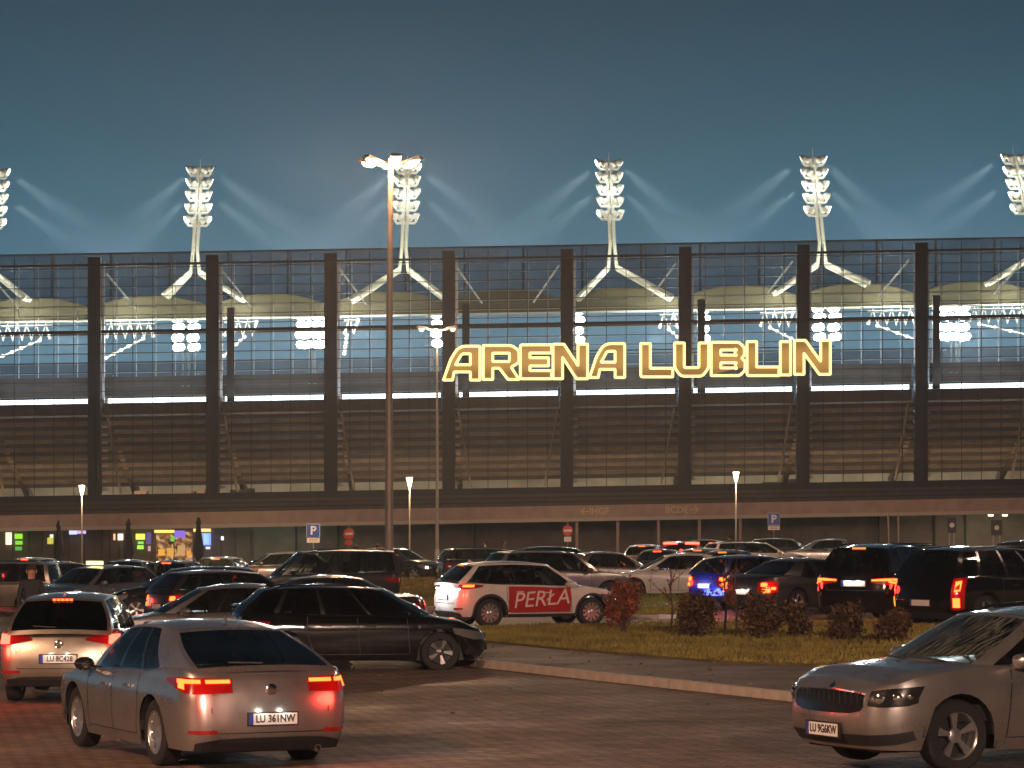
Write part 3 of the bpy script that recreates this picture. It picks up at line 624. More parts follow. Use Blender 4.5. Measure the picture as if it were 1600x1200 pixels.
# wall lamps under the canopy
for x,y,c,e_ in ((428,819,(.75,1,.7),130),(1544,805,(1,.95,.55),90),(1566,805,(1,.95,.55),90)):
    X=px(x,FY+1); z=pz(y,FY+1); b=MB(); b.box(X-.45,X+.45,FY-.2,FY+.1,z-.06,z+.04) if x<500 else b.box(X-.15,X+.15,FY-.2,FY+.1,z-.06,z+.04); b.build('canopy_lamp',emis('canopy_lamp_%d'%x,c,6),ARENA,world=True)
    light('canopy_lamp_light','POINT',(X,1.2,z-.35),e_,c,.2,ARENA)
# way-finding letters on the fascia
zf=fz(801.5)
for x,t,ar in ((934,'IHGF',-1),(1053,'BCDE',1)):
    Z=zf+SLOPE*fx(x); o=text_obj('wayfinding_letters',t,.62,mat('pale_lettering',(.75,.62,.35),.5),ARENA,(fx(x),-3.24,Z),(pi/2,0,0),.012,bold=.012,sx=1.0)
    xa=fx(912 if ar<0 else 1080); b=MB(1); zz=zf; w_=.5
    b.box(xa-w_*.5,xa+w_*.5,FY-3.26,FY-3.22,zz-.04,zz+.04); tip=xa+ar*w_*.55
    b.bar((tip,FY-3.24,zz),(tip-ar*.26,FY-3.24,zz+.22),.05,.09); b.bar((tip,FY-3.24,zz-.0),(tip-ar*.26,FY-3.24,zz-.22),.05,.09); b.build('wayfinding_arrow',_mats['pale_lettering'],ARENA,world=True)
# ---------------------------------------------------------------- the yellow sign
M_LETF=mat('letter_face_gold',(.30,.20,.08),.5,emit=(.80,.45,.10),es=.10); M_TUBE=emis('sign_tube',(1.0,.74,.27),2.1)
sgn=empty('arena_sign',(fx(996),FY-1.6,fz(566)+SLOPE*fx(996)),label='large glowing yellow outlined letters fixed across the stadium facade',cat='illuminated sign')
def rounded(pts,rads,n=4):
    out=[]; m=len(pts)
    for i in range(m):
        p=Vector(pts[i]); a=Vector(pts[i-1]); c=Vector(pts[(i+1)%m]); r=rads.get(i,.04)
        d1=(a-p); d2=(c-p); r=min(r,d1.length*.48,d2.length*.48); p1=p+d1.normalized()*r; p2=p+d2.normalized()*r
        for k in range(n+1):
            t=k/n; out.append(tuple((p1*(1-t)**2+p*2*t*(1-t)+p2*t*t)))
    return out
def letter(kind,Wd,Hd,t):
    """outline and holes; t stroke"""
    W=Wd;H=Hd;S=.17*W
    if kind=='A': return [([(0,0),(.20*W,.62*H),(.42*W,H),(W,H),(W,0),(W-t,0),(W-t,.24*H),(.29*W,.24*H),(.25*W,0)],{2:.30*W,3:.10,1:.25}), ([(.33*W,.24*H+t*.75),(W-t,.24*H+t*.75),(W-t,H-t*.8),(.50*W,H-t*.8)],{3:.15})]
    if kind=='R': return [([(0,0),(0,H),(.80*W,H),(W,.85*H),(W,.50*H),(.78*W,.36*H),(W*1.0,0),(W*1.0-t*1.15,0),(.45*W,.33*H),(t,.33*H),(t,0)],{2:.22,3:.2,4:.15,5:.1}), ([(t,.33*H+t*.7),(.72*W,.33*H+t*.7),(W-t,.60*H),(W-t,.76*H),(.72*W,H-t*.8),(t,H-t*.8)],{})]
    if kind=='E': 
        a=t*.85
        return [([(0,0),(0,H),(W,H),(W,H-a),(t,H-a),(t,H/2+a/2),(W*.9,H/2+a/2),(W*.9,H/2-a/2),(t,H/2-a/2),(t,a),(W,a),(W,0)],{0:.12,1:.12})]
    if kind=='N': return [([(0,0),(0,H),(t*1.15,H),(W-t,.38*H),(W-t,H),(W,H),(W,0),(W-t*1.15,0),(t,.62*H),(t,0)],{1:.1})]
    if kind=='L': return [([(0,0),(0,H),(t,H),(t,t*.9),(W,t*.9),(W,0)],{0:.15})]
    if kind=='I': return [([(0,0),(0,H),(W,H),(W,0)],{})]
    if kind=='U': return [([(0,.25*H),(0,H),(t,H),(t,.30*H),(.30*W,t*.9),(.70*W,t*.9),(W-t,.30*H),(W-t,H),(W,H),(W,.25*H),(.82*W,0),(.18*W,0)],{0:.2,9:.2,10:.25,11:.25,3:.1,4:.1,5:.1,6:.1})]
    if kind=='B':
        a=t*.8
        return [([(0,0),(0,H),(.82*W,H),(.98*W,.84*H),(.98*W,.62*H),(.90*W,.52*H),(W,.42*H),(W,.16*H),(.84*W,0)],{2:.15,3:.15,4:.1,5:.03,6:.1,7:.15,8:.15}),([(t,a),(.76*W,a),(W-t,.2*H),(W-t,.38*H),(.76*W,H/2-a/2),(t,H/2-a/2)],{}),([(t,H/2+a/2),(.76*W,H/2+a/2),(W-t*1.05,.60*H),(W-t*1.05,.80*H),(.76*W,H-a),(t,H-a)],{})]
spec=[('A',693,750,541,594),('R',755,811,540,593),('E',813,862,539,592),('N',864,918,538,592),('A',921,976,537,590),('L',1001,1051,537,589),('U',1054,1107,536,588),('B',1111,1164,535,587),('L',1167,1217,534,587),('I',1219,1235,534,586),('N',1241,1297,532,585)]
SGY=FY-1.6; ss=SGY/FPX
for (k,xa,xb,ya,yb) in spec:
    W_=(xb-xa)*ss; H_=(yb-ya)*ss; t=15*ss
    loops=letter(k,W_,H_,t); ox=px(xa,SGY)-sgn.location.x; oz=pz(yb,SGY)-sgn.location.z
    sl=.05*H_ if k!='A' else 0
    cu=bpy.data.curves.new('letter_outline','CURVE'); cu.dimensions='2D'; cu.fill_mode='BOTH'; cu.extrude=.10
    rl=[]
    for pts,rads in loops:
        q=rounded([(x,z) for x,z in pts],rads); rl.append(q); sp=cu.splines.new('POLY'); sp.points.add(len(q)-1); sp.use_cyclic_u=True
        for i,(x,z) in enumerate(q): sp.points[i].co=(x,z,0,1)
    o=bpy.data.objects.new('tmp',cu); COL.objects.link(o); dg=C.evaluated_depsgraph_get(); me=bpy.data.meshes.new_from_object(o.evaluated_get(dg)); bpy.data.objects.remove(o)
    me.materials.clear(); me.materials.append(M_LETF); lo=bpy.data.objects.new('letter',me); COL.objects.link(lo); lo.parent=sgn; lo.location=(ox,0,oz); lo.rotation_euler=(pi/2,0,0)
    for q in rl:
        b=MB(); P=[(x,z,.13) for x,z in q]; b.tube(P+[P[0],P[1]],.09,6,cap=False); tb=b.build('outline_tube',M_TUBE,lo,smooth=True)
    # letters are held by two slim rails
for y in (552,580):
    b=MB(); b.box(fx(690)-sgn.location.x,fx(1300)-sgn.location.x,.25,.33,fz(y)+SLOPE*0-sgn.location.z-.04,fz(y)-sgn.location.z+.04); b.v=[(x,yy,z+SLOPE*(x+sgn.location.x)) for x,yy,z in b.v]; b.build('sign_rail',M_COLM,sgn)
sl=light('sign_light','AREA',(0,-.5,0),160,(1,.72,.35),26,sgn,aim=(0,1,-.05)); sl.data.shape='RECTANGLE'; sl.data.size_y=1.5
# ================================================================ cars
def paint(name,col,metal=.35,rough=.32):
    if name in _mats: return _mats[name]
    m=mat(name,col,rough,metal,coat=.8,noise=.10 if col[0]>.05 else 0,nscale=3)
    return m
M_BLACKPL=mat('black_plastic',(.018,.018,.019),.55)
M_TRIM=mat('gloss_black_trim',(.012,.012,.013),.2,coat=.5)
M_TYRE=mat('tyre_rubber',(.014,.014,.014),.8,bump=.3,nscale=30)
M_RIM=mat('alloy_rim',(.55,.55,.56),.3,.85)
M_RIMD=mat('dark_alloy_rim',(.16,.16,.165),.35,.8)
M_CHROME=mat('chrome',(.8,.8,.8),.12,1.0)
M_SEAT=mat('seat_fabric',(.03,.03,.032),.85)
M_PLATE=mat('plate_white',(.72,.72,.70),.45)
M_PLTXT=mat('plate_text',(.015,.015,.015),.5)
M_EUB=mat('plate_blue_band',(.02,.05,.35),.5)
M_LAMPRED=mat('red_lens',(.22,.006,.006),.12,coat=1)
M_LAMPCLR=mat('clear_lens',(.22,.22,.23),.08,.5,coat=1)
M_LIT=emis('brake_lamp_lit',(1,.075,.012),9.0)
M_LITHOT=emis('brake_lamp_hot',(1,.07,.04),7.0)
M_LITDIM=emis('tail_lamp_lit',(1,.035,.012),3.5)
M_ORANGE=emis('indicator_lit',(1,.35,.04),6.0)
M_HEADLIT=emis('head_lamp_lit',(.92,.96,1),14.0)
M_REVLIT=emis('reverse_lamp_lit',(.95,.97,1),9.0)
def glass_mat(name, tint, rough=.03, drops=False):
    m=bpy.data.materials.new(name); m.use_nodes=True; nt=m.node_tree; nt.nodes.clear()
    o=nt.nodes.new('ShaderNodeOutputMaterial'); mx=nt.nodes.new('ShaderNodeMixShader'); t=nt.nodes.new('ShaderNodeBsdfTransparent'); g_=nt.nodes.new('ShaderNodeBsdfGlossy')
    t.inputs[0].default_value=(*tint,1); g_.inputs['Roughness'].default_value=rough
    fr=nt.nodes.new('ShaderNodeFresnel'); fr.inputs[0].default_value=1.5
    mr=nt.nodes.new('ShaderNodeMapRange'); mr.inputs[3].default_value=.02; mr.inputs[4].default_value=.95; nt.links.new(fr.outputs[0],mr.inputs[0]); nt.links.new(mr.outputs[0],mx.inputs[0])
    nt.links.new(t.outputs[0],mx.inputs[1]); nt.links.new(g_.outputs[0],mx.inputs[2]); nt.links.new(mx.outputs[0],o.inputs[0])
    if drops:
        tc=nt.nodes.new('ShaderNodeTexCoord'); mp=nt.nodes.new('ShaderNodeMapping'); mp.inputs['Scale'].default_value=(3,42,3); n=nt.nodes.new('ShaderNodeTexNoise'); n.inputs['Scale'].default_value=1.6; n.inputs['Detail'].default_value=3; n.inputs['Distortion'].default_value=.4
        nt.links.new(tc.outputs['Object'],mp.inputs[0]); nt.links.new(mp.outputs[0],n.inputs['Vector'])
        cr=nt.nodes.new('ShaderNodeValToRGB'); cr.color_ramp.elements[0].position=.50; cr.color_ramp.elements[1].position=.58; nt.links.new(n.outputs['Fac'],cr.inputs[0])
        d=nt.nodes.new('ShaderNodeBsdfDiffuse'); d.inputs[0].default_value=(.55,.62,.52,1); tl=nt.nodes.new('ShaderNodeBsdfTranslucent'); tl.inputs[0].default_value=(.6,.68,.58,1)
        ad=nt.nodes.new('ShaderNodeMixShader'); nt.links.new(d.outputs[0],ad.inputs[1]); nt.links.new(tl.outputs[0],ad.inputs[2])
        sc=nt.nodes.new('ShaderNodeMath'); sc.operation='MULTIPLY'; sc.inputs[1].default_value=.34; nt.links.new(cr.outputs[0],sc.inputs[0])
        m2=nt.nodes.new('ShaderNodeMixShader'); nt.links.new(sc.outputs[0],m2.inputs[0]); nt.links.new(mx.outputs[0],m2.inputs[1]); nt.links.new(ad.outputs[0],m2.inputs[2]); nt.links.new(m2.outputs[0],o.inputs[0])
    _mats[name]=m
    return m
M_GLASS=glass_mat('car_glass',(.42,.46,.45)); M_GLASSD=glass_mat('privacy_glass',(.05,.05,.055)); M_GLASSW=glass_mat('wet_windscreen',(.55,.6,.56),drops=True)

def lerp(a,b,t): return a+(b-a)*t
def interp(tab,x):
    if x<=tab[0][0]: return tab[0][1]
    for (a,va),(b,vb) in zip(tab,tab[1:]):
        if x<=b:
            t=(x-a)/(b-a); t=t*t*(3-2*t); return va+(vb-va)*t
    return tab[-1][1]
def linterp(tab,x):
    if x<=tab[0][0]: return tab[0][1]
    for (a,va),(b,vb) in zip(tab,tab[1:]):
        if x<=b: return va+(vb-va)*(x-a)/(b-a)
    return tab[-1][1]

TYPES={
 # x runs from the rear bumper (-L/2) to the nose (+L/2); top: beltline/bonnet height over x as a fraction of L from the rear
 'fastback':dict(L=4.83,W=1.86,H=1.49,wb=2.74,fo=.95,wr=.345,top=[(0,.98),(.06,1.035),(.16,1.03),(.35,.965),(.68,.925),(.74,.92),(.88,.82),(.97,.70),(1,.64)],
      cab=(.045,.745,.275,.585),hw=(.80,.56),rails=False,rearprof=[(.2,-.10),(.32,-.02),(.55,0),(.80,-.03),(.98,-.10),(1.04,-.06)],side=[.27,.43,.46,.66,.69,.93]),
 'sedan':dict(L=4.7,W=1.82,H=1.45,wb=2.7,fo=.9,wr=.33,top=[(0,.92),(.05,1.0),(.18,1.01),(.35,.95),(.68,.91),(.74,.91),(.88,.81),(.97,.69),(1,.62)],
      cab=(.15,.745,.30,.58),hw=(.79,.55),rails=False,rearprof=[(.2,-.10),(.32,-.02),(.55,0),(.80,-.03),(.95,-.07)],side=[.20,.40,.43,.64,.67,.93]),
 'wagon':dict(L=4.67,W=1.81,H=1.49,wb=2.68,fo=.9,wr=.33,top=[(0,.96),(.05,1.01),(.35,.975),(.69,.95),(.75,.955),(.89,.90),(.975,.81),(1,.73)],
      cab=(.012,.755,.075,.585),hw=(.80,.58),rails=True,rearprof=[(.2,-.10),(.32,-.02),(.55,0),(.80,-.03),(.97,-.06)],side=[.04,.23,.26,.49,.515,.73,.75,.95]),
 'hatch':dict(L=4.30,W=1.79,H=1.47,wb=2.65,fo=.85,wr=.33,top=[(0,.95),(.05,1.0),(.35,.955),(.67,.92),(.74,.92),(.88,.84),(.97,.72),(1,.64)],
      cab=(.015,.745,.115,.57),hw=(.79,.57),rails=False,rearprof=[(.2,-.09),(.32,-.02),(.55,0),(.80,-.04),(.98,-.09)],side=[.05,.18,.21,.44,.465,.70,.72,.95]),
 'suv':dict(L=4.45,W=1.86,H=1.66,wb=2.66,fo=.86,wr=.36,top=[(0,1.05),(.05,1.10),(.35,1.06),(.68,1.02),(.74,1.02),(.88,.96),(.97,.84),(1,.74)],
      cab=(.02,.745,.10,.58),hw=(.81,.60),rails=True,rearprof=[(.25,-.10),(.40,-.02),(.62,0),(.90,-.04),(1.08,-.10)],side=[.05,.20,.23,.46,.485,.71,.73,.95]),
 'crossover':dict(L=4.35,W=1.80,H=1.56,wb=2.64,fo=.86,wr=.345,top=[(0,1.0),(.05,1.05),(.35,1.0),(.68,.96),(.74,.96),(.88,.89),(.97,.77),(1,.68)],
      cab=(.018,.745,.135,.57),hw=(.80,.57),rails=False,rearprof=[(.22,-.10),(.36,-.02),(.58,0),(.84,-.04),(1.03,-.12)],side=[.06,.20,.23,.45,.475,.71,.73,.95]),
 'van':dict(L=4.7,W=1.9,H=1.85,wb=2.9,fo=.85,wr=.34,top=[(0,1.05),(.05,1.1),(.35,1.09),(.72,1.06),(.80,1.04),(.92,.92),(.98,.78),(1,.70)],
      cab=(.012,.83,.05,.66),hw=(.86,.70),rails=True,rearprof=[(.2,-.08),(.32,-.02),(.55,0),(.80,-.02),(1.08,-.04)],side=[.04,.28,.31,.55,.575,.80,.82,.96]),
}
class CarShape:
    def __init__(s,t):
        s.__dict__.update(TYPES[t]); s.x0=-s.L/2; s.x1=s.L/2
        s.xf=s.x1-s.fo; s.xr=s.xf-s.wb; s.sill=.21 if s.H<1.55 else .26
        s.Ra=s.wr+.055
        s.toptab=[(s.x0+f*s.L,z) for f,z in s.top]
        h=s.top[-1][1]
        s.noseprof=[(s.sill,-.12),(s.sill+.14,-.02),(.5,0),(h-.05,-.03),(h+.06,-.10)]
        ht=s.H/1.47
        s.wtab=[(s.sill,.935),(.36*ht,.972),(.52*ht,.99),(.70*ht,1.0),(.80*ht,.992),(.92*ht,.955),(1.05*ht,.93)]
    def ztop(s,x): return interp(s.toptab,x)
    def w(s,z): return s.W/2*linterp(s.wtab,z)
    def taper(s,x):
        q=abs(x)/(s.L/2); return 1-.05*q**4
    def side_y(s,x,z): return s.w(z)*s.taper(x)
    def front_x(s,z): return s.x1+linterp(s.noseprof,z)
    def rear_x(s,z): return s.x0-linterp(s.rearprof,z)
    def ring(s,z,stations):
        """half outline, nose centre -> left side -> tail centre, at height z"""
        pts=[]; R=.42; wf=s.side_y(s.x1-.5,z); xf=s.front_x(z); xr=s.rear_x(z); wr_=s.side_y(s.x0+.4,z)
        bow=.16
        for k in range(7):
            y=(wf-R*.9)*k/7.0; pts.append((xf-bow*(y/wf)**2,y))
        xa,ya=xf-bow*((wf-R*.9)/wf)**2,wf-R*.9; xb=s.x1-.62
        for k in range(8):
            t=k/8.0; th=t*pi/2
            pts.append((xb+(xa-xb)*cos(th)**.85, ya+(s.side_y(xb,z)-ya)*sin(th)**.85))
        for x in stations: pts.append((x,s.side_y(x,z)))
        R2=.30; bow=.10; wr_=s.side_y(s.x0+.45,z); xa,ya=xr+bow*((wr_-R2)/wr_)**2,wr_-R2; xb=s.x0+.46
        for k in range(1,9):
            t=k/8.0; th=t*pi/2
            pts.append((xb+(xa-xb)*sin(th)**.8, ya+(s.side_y(xb,z)-ya)*cos(th)**.8))
        for k in range(1,8):
            y=(wr_-R2)*(1-k/7.0); pts.append((xr+bow*(y/wr_)**2,y))
        return pts
    def stations(s):
        st=set()
        for xw in (s.xf,s.xr):
            for k in range(13):
                st.add(round(xw+s.Ra*cos(pi*k/12),4))
            st.add(round(xw+s.Ra+.012,4)); st.add(round(xw-s.Ra-.012,4))
        x=s.x1-.62; lo=s.x0+.46
        st=[v for v in st if lo+.01<v<x-.01]
        a=s.xf-s.Ra-.02; b_=s.xr+s.Ra+.02
        for k in range(1,12): st.append(b_+(a-b_)*k/12)
        st=sorted(set(st),reverse=True)
        return [x]+st+[lo]
    def zbot(s,x,y=1):
        for xw in (s.xf,s.xr):
            d=abs(x-xw)
            if d<=s.Ra+.001: return max(s.sill,s.wr+sqrt(max(0,s.Ra**2-d*d)))
        return s.sill
    def surf(s,end,sv,z):
        """point on the body at arc length sv from the nose (end=1) or tail (end=-1) centre, height z; normal too"""
        r=s.ring(z,s.st); 
        if end<0: r=r[::-1]
        acc=0
        for (a,b_) in zip(r,r[1:]):
            d=hypot(b_[0]-a[0],b_[1]-a[1])
            if acc+d>=sv:
                t=(sv-acc)/d if d else 0
                p=(lerp(a[0],b_[0],t),lerp(a[1],b_[1],t)); tx_,ty_=(b_[0]-a[0])/d,(b_[1]-a[1])/d
                n=(ty_,-tx_) if end>0 else (-ty_,tx_)
                # outward: away from the centre
                if end>0: n=(abs(n[0]),abs(n[1]))
                else: n=(-abs(n[0]),abs(n[1]))
                return Vector((p[0],p[1],z)),Vector((n[0],n[1],0)).normalized()
            acc+=d
        return Vector((r[-1][0],r[-1][1],z)),Vector((0,1,0))

def mirror_y(vs): return [(x,-y,z) for x,y,z in vs]
def car_patch(sh,end,cols,off,side=1,nz=3):
    """a shaped lens on the body: cols = [(s, z_low, z_high), ...]; gives verts, faces with a skirt back to the body"""
    fine=[]
    for (a,b_) in zip(cols,cols[1:]):
        k_=max(1,int(abs(b_[0]-a[0])/.06))
        for q in range(k_): fine.append(tuple(a[j]+(b_[j]-a[j])*q/k_ for j in range(3)))
    fine.append(cols[-1]); cols=fine
    vs=[];fs=[]; n=len(cols)
    for (sv,za,zb_) in cols:
        for k in range(nz+1):
            z=lerp(za,zb_,k/nz)
            p,nn=sh.surf(end,max(0,abs(sv)),z)
            q=p+nn*off; sg=1 if sv>=0 else -1
            vs.append((q.x,q.y*side*sg,q.z))
    for i in range(n-1):
        for k in range(nz):
            a=i*(nz+1)+k; b_=a+nz+1
            fs.append((a,b_,b_+1,a+1))
    # skirt
    per=[i*(nz+1) for i in range(n)]+[(n-1)*(nz+1)+k for k in range(1,nz+1)]+[i*(nz+1)+nz for i in reversed(range(n-1))]+[k for k in reversed(range(1,nz))]
    base=len(vs)
    info=[(i,k) for i in range(n) for k in range(nz+1)]
    for j in per:
        i,k=info[j]; sv,za,zb_=cols[i]; z=lerp(za,zb_,k/nz); p,nn=sh.surf(end,abs(sv),z); q=p-nn*.01; sg=1 if sv>=0 else -1
        vs.append((q.x,q.y*side*sg,q.z))
    m=len(per)
    for j in range(m):
        fs.append((per[j],per[(j+1)%m],base+(j+1)%m,base+j))
    return vs,fs

_shapes={}
def car_meshes(t):
    """body shell and cabin meshes for one type, shared by all cars of it"""
    if t in _shapes: return _shapes[t]
    s=CarShape(t); s.st=s.stations()
    tl=[0,.10,.24,.40,.56,.70,.82,.91,.97,1.0]
    # nominal x of every ring index
    nom=s.ring(.6,s.st); n=len(nom); R={}
    zt=[s.ztop(min(max(p[0],s.x0+.02),s.x1-.02)) for p in nom]
    zb=[s.zbot(p[0]) for p in nom]
    half=[]
    for i in range(n):
        col=[]
        for j,tt in enumerate(tl):
            z=lerp(zb[i],zt[i],tt); p=s.ring(z,s.st)[i] if False else None
            col.append(z)
        half.append(col)
    cache={}
    def ringat(z):
        k=round(z,3)
        if k not in cache: cache[k]=s.ring(k,s.st)
        return cache[k]
    vs=[];idx={}
    for i in range(n):
        for j,z in enumerate(half[i]):
            x,y=ringat(z)[i]
            if j>=len(tl)-2: y*=.992 if j==len(tl)-2 else .972
            if j==len(tl)-1 and (i<15 or i>n-16): x-=.02*(1 if i<15 else -1)
            idx[i,j,1]=len(vs); vs.append((x,y,z)); 
            if y>1e-5: idx[i,j,-1]=len(vs); vs.append((x,-y,z))
            else: idx[i,j,-1]=idx[i,j,1]
    fs=[]
    for i in range(n-1):
        for j in range(len(tl)-1):
            a,b_,c,d=idx[i,j,1],idx[i+1,j,1],idx[i+1,j+1,1],idx[i,j+1,1]; fs.append((a,b_,c,d))
            a,b_,c,d=idx[i,j,-1],idx[i+1,j,-1],idx[i+1,j+1,-1],idx[i,j+1,-1]; fs.append((d,c,b_,a))
    # top cap (bonnet, scuttle, boot lid)
    m=10; J=len(tl)-1; prev=None
    for i in range(n):
        L_=vs[idx[i,J,1]]; Rr=vs[idx[i,J,-1]]; w_=L_[1]; row=[]
        crown=.035*min(1,w_/(.6))
        for k in range(m+1):
            if k==0: row.append(idx[i,J,1]); continue
            if k==m: row.append(idx[i,J,-1]); continue
            u=1-2*k/m; 
            row.append(len(vs)); vs.append((L_[0]+ .0, w_*u, L_[2]+crown*(1-abs(u)**2.4)))
        if prev:
            for k in range(m):
                f=(prev[k],row[k],row[k+1],prev[k+1])
                if len(set(f))>2: fs.append(tuple(dict.fromkeys(f)))
        prev=row
    me=bpy.data.meshes.new('body'); me.from_pydata(vs,[],fs); me.update()
    bm=bmesh.new(); bm.from_mesh(me); bmesh.ops.remove_doubles(bm,verts=bm.verts,dist=.0005); bmesh.ops.recalc_face_normals(bm,faces=bm.faces); bm.to_mesh(me); bm.free()
    smoothen(me,32)
    # ---- cabin
    f0,f1,g0,g1=s.cab; xrb,xwb=s.x0+f0*s.L,s.x0+f1*s.L; xrt,xwt=s.x0+g0*s.L,s.x0+g1*s.L
    wb_,wt_=s.hw[0]*s.W/2*1.10,s.hw[1]*s.W/2*1.12
    zr=s.H-.055
    def belt(x): return s.ztop(x)-.015
    side_br=[0]+s.side+[1.0]
    sxs=[]
    for a,b_ in zip(side_br,side_br[1:]):
        k_=max(1,int((b_-a)/.07)); sxs+=[a+(b_-a)*k/k_ for k in range(k_)]
    sxs.append(1.0)
    vbr=[0,.05,.2,.38,.56,.74,.88,.94,1.0]
    def wid(x,v):
        q=(x-(xrb+xwb)/2)/((xwb-xrb)/2); base=lerp(wb_,wt_,v)+.035*sin(pi*v)
        return base*(1-.07*abs(q)**3)
    def sidept(sx,v):
        x=lerp(lerp(xrb,xrt,v),lerp(xwb,xwt,v),sx)
        q=sx; arch=zr-.05*(2*abs(q-.48))**2.2
        z=lerp(belt(x if v<.5 else x)+0,arch,v) if True else 0
        return (x,wid(x,v),z)
    frp=[0,.07,.2,.4,.6,.8,.93,1]
    def frontpt(a,v,front=True):
        e_=sidept(1.0 if front else 0.0,v); y=e_[1]*a; bow=(.20 if front else .10)*(1-a*a)*lerp(1,.55,v)*(1 if front else -1)
        zc=(.03)*(1-a*a)*v + (0 if v>.02 else -.03)
        return (e_[0]+bow,y,e_[2]+zc+ (0.028*(1-a*a) if v<.5 else 0))
    nV=len(vbr)
    fr=MB(); gl={}; pil={}
    def grid(name,us,pt,openings,flip):
        rows=[[pt(u,v) for v in vbr] for u in us]
        for i in range(len(us)-1):
            um=(us[i]+us[i+1])/2
            for j in range(nV-1):
                vm=(vbr[j]+vbr[j+1])/2
                q=[rows[i][j],rows[i+1][j],rows[i+1][j+1],rows[i][j+1]]
                if flip: q=q[::-1]
                hit=None
                for oi,(ua,ub) in enumerate(openings):
                    if ua<um<ub and .05<vm<.94: hit=oi
                if hit is None:
                    inner=name in('L','R') and s.side[0]<um<s.side[-1]
                    (pil.setdefault(name+str(sum(um>z_ for z_ in s.side)),MB()) if inner and .05<vm<.94 else fr).add(q,[(0,1,2,3)])
                else: gl.setdefault((name,hit),MB()).add(q,[(0,1,2,3)])
    sopen=[(a,b_) for a,b_ in zip(s.side[0::2],s.side[1::2])]
    grid('L',sxs,lambda u,v:sidept(u,v),sopen,True)
    grid('R',sxs,lambda u,v:(lambda p:(p[0],-p[1],p[2]))(sidept(u,v)),sopen,False)
    fus=[-1,-.93,-.75,-.5,-.25,0,.25,.5,.75,.93,1]
    grid('F',fus,lambda a,v:frontpt(a,v,True),[(-.93,.93)],False)
    grid('B',fus,lambda a,v:frontpt(a,v,False),[(-.93,.93)],True)
    # roof
    rows=[]
    for u in sxs:
        p=sidept(u,1.0); row=[]
        for k in range(11):
            a=1-2*k/10
            bow=0
            if u==1.0: bow=.20*.55*(1-a*a)
            if u==0.0: bow=-.10*.55*(1-a*a)
            row.append((p[0]+bow,p[1]*a,p[2]+(.03 if u in(0.0,1.0) else .03+.022*sin(pi*u)**.5)*(1-abs(a)**2.6)))
        rows.append(row)
    for i in range(len(rows)-1):
        for k in range(10): fr.add([rows[i][k],rows[i][k+1],rows[i+1][k+1],rows[i+1][k]],[(0,1,2,3)])
    cm=bpy.data.meshes.new('roof_frame'); cm.from_pydata(fr.v,[],fr.f); 
    bm=bmesh.new(); bm.from_mesh(cm); bmesh.ops.remove_doubles(bm,verts=bm.verts,dist=.0008); bmesh.ops.recalc_face_normals(bm,faces=bm.faces); bm.to_mesh(cm); bm.free(); smoothen(cm,40)
    gms={}
    for k,mb in gl.items():
        g2=bpy.data.meshes.new('window'); g2.from_pydata(mb.v,[],mb.f); bm=bmesh.new(); bm.from_mesh(g2); bmesh.ops.remove_doubles(bm,verts=bm.verts,dist=.0008); bm.to_mesh(g2); bm.free(); smoothen(g2,60); gms[k]=g2
    for k,mb in pil.items(): pm_=bpy.data.meshes.new('pillar'); pm_.from_pydata(mb.v,[],mb.f); gms[('P',k)]=pm_
    s.sidept=sidept; s.frontpt=frontpt; s.cabx=(xrb,xwb,xrt,xwt)
    # wheels
    wheels={}
    r=s.wr; ty=MB(); ty.lathe([(r*.66,-.10),(r*.93,-.105),(r*.99,-.085),(r,-.05),(r,.05),(r*.99,.085),(r*.93,.105),(r*.66,.10)],28,Matrix.Rotation(pi/2,4,'X'),False)
    wheels['tyre']=ty
    def rimmesh(nsp,double):
        b=MB(); RX=Matrix.Rotation(-pi/2,4,'X')
        b.lathe([(r*.70,-.09),(r*.70,.085),(r*.665,.10),(r*.63,.085),(r*.61,.02),(r*.60,-.08)],28,RX)
        b.lathe([(.07,.02),(.07,.055),(.05,.068),(.0001,.07)],10,RX)
        for k in range(nsp):
            th=2*pi*k/nsp
            for o_ in ((-.085,.085) if double else (0,)):
                t2=th+o_; wd=.022 if double else .036
                c0=Vector((sin(th)*.05,0,cos(th)*.05)); c1=Vector((sin(t2)*r*.635,0,cos(t2)*r*.635)); pn=Vector((cos(t2),0,-sin(t2)))
                P=[c0-pn*wd*.7+Vector((0,.06,0)),c0+pn*wd*.7+Vector((0,.06,0)),c1+pn*wd+Vector((0,.075,0)),c1-pn*wd+Vector((0,.075,0))]
                P+= [p-Vector((0,.03,0)) for p in P]
                b.add(P,[(0,1,2,3),(7,6,5,4),(0,4,5,1),(1,5,6,2),(2,6,7,3),(3,7,4,0)])
        return b
    wheels['rim']=rimmesh(5,True); wheels['rim10']=rimmesh(11,False); wheels['rim5']=rimmesh(5,False)
    wm={}
    for k,mb in wheels.items():
        q=bpy.data.meshes.new(k); q.from_pydata(mb.v,[],mb.f); bm=bmesh.new(); bm.from_mesh(q); bmesh.ops.recalc_face_normals(bm,faces=bm.faces); bm.to_mesh(q); bm.free(); smoothen(q,40); wm[k]=q
    _shapes[t]=(s,me,cm,gms,wm)
    return _shapes[t]
def mobj(name,me,m,parent,loc=(0,0,0),rot=(0,0,0),copy=True):
    q=me.copy() if copy else me
    q.materials.clear(); q.materials.append(m)
    o=bpy.data.objects.new(name,q); COL.objects.link(o); o.parent=parent; o.location=loc; o.rotation_euler=rot
    return o
_lightn=0
def red_glow(parent,loc,e,col=(1,.06,.03)):
    return light('lamp_glow','POINT',loc,e,col,.12,parent)

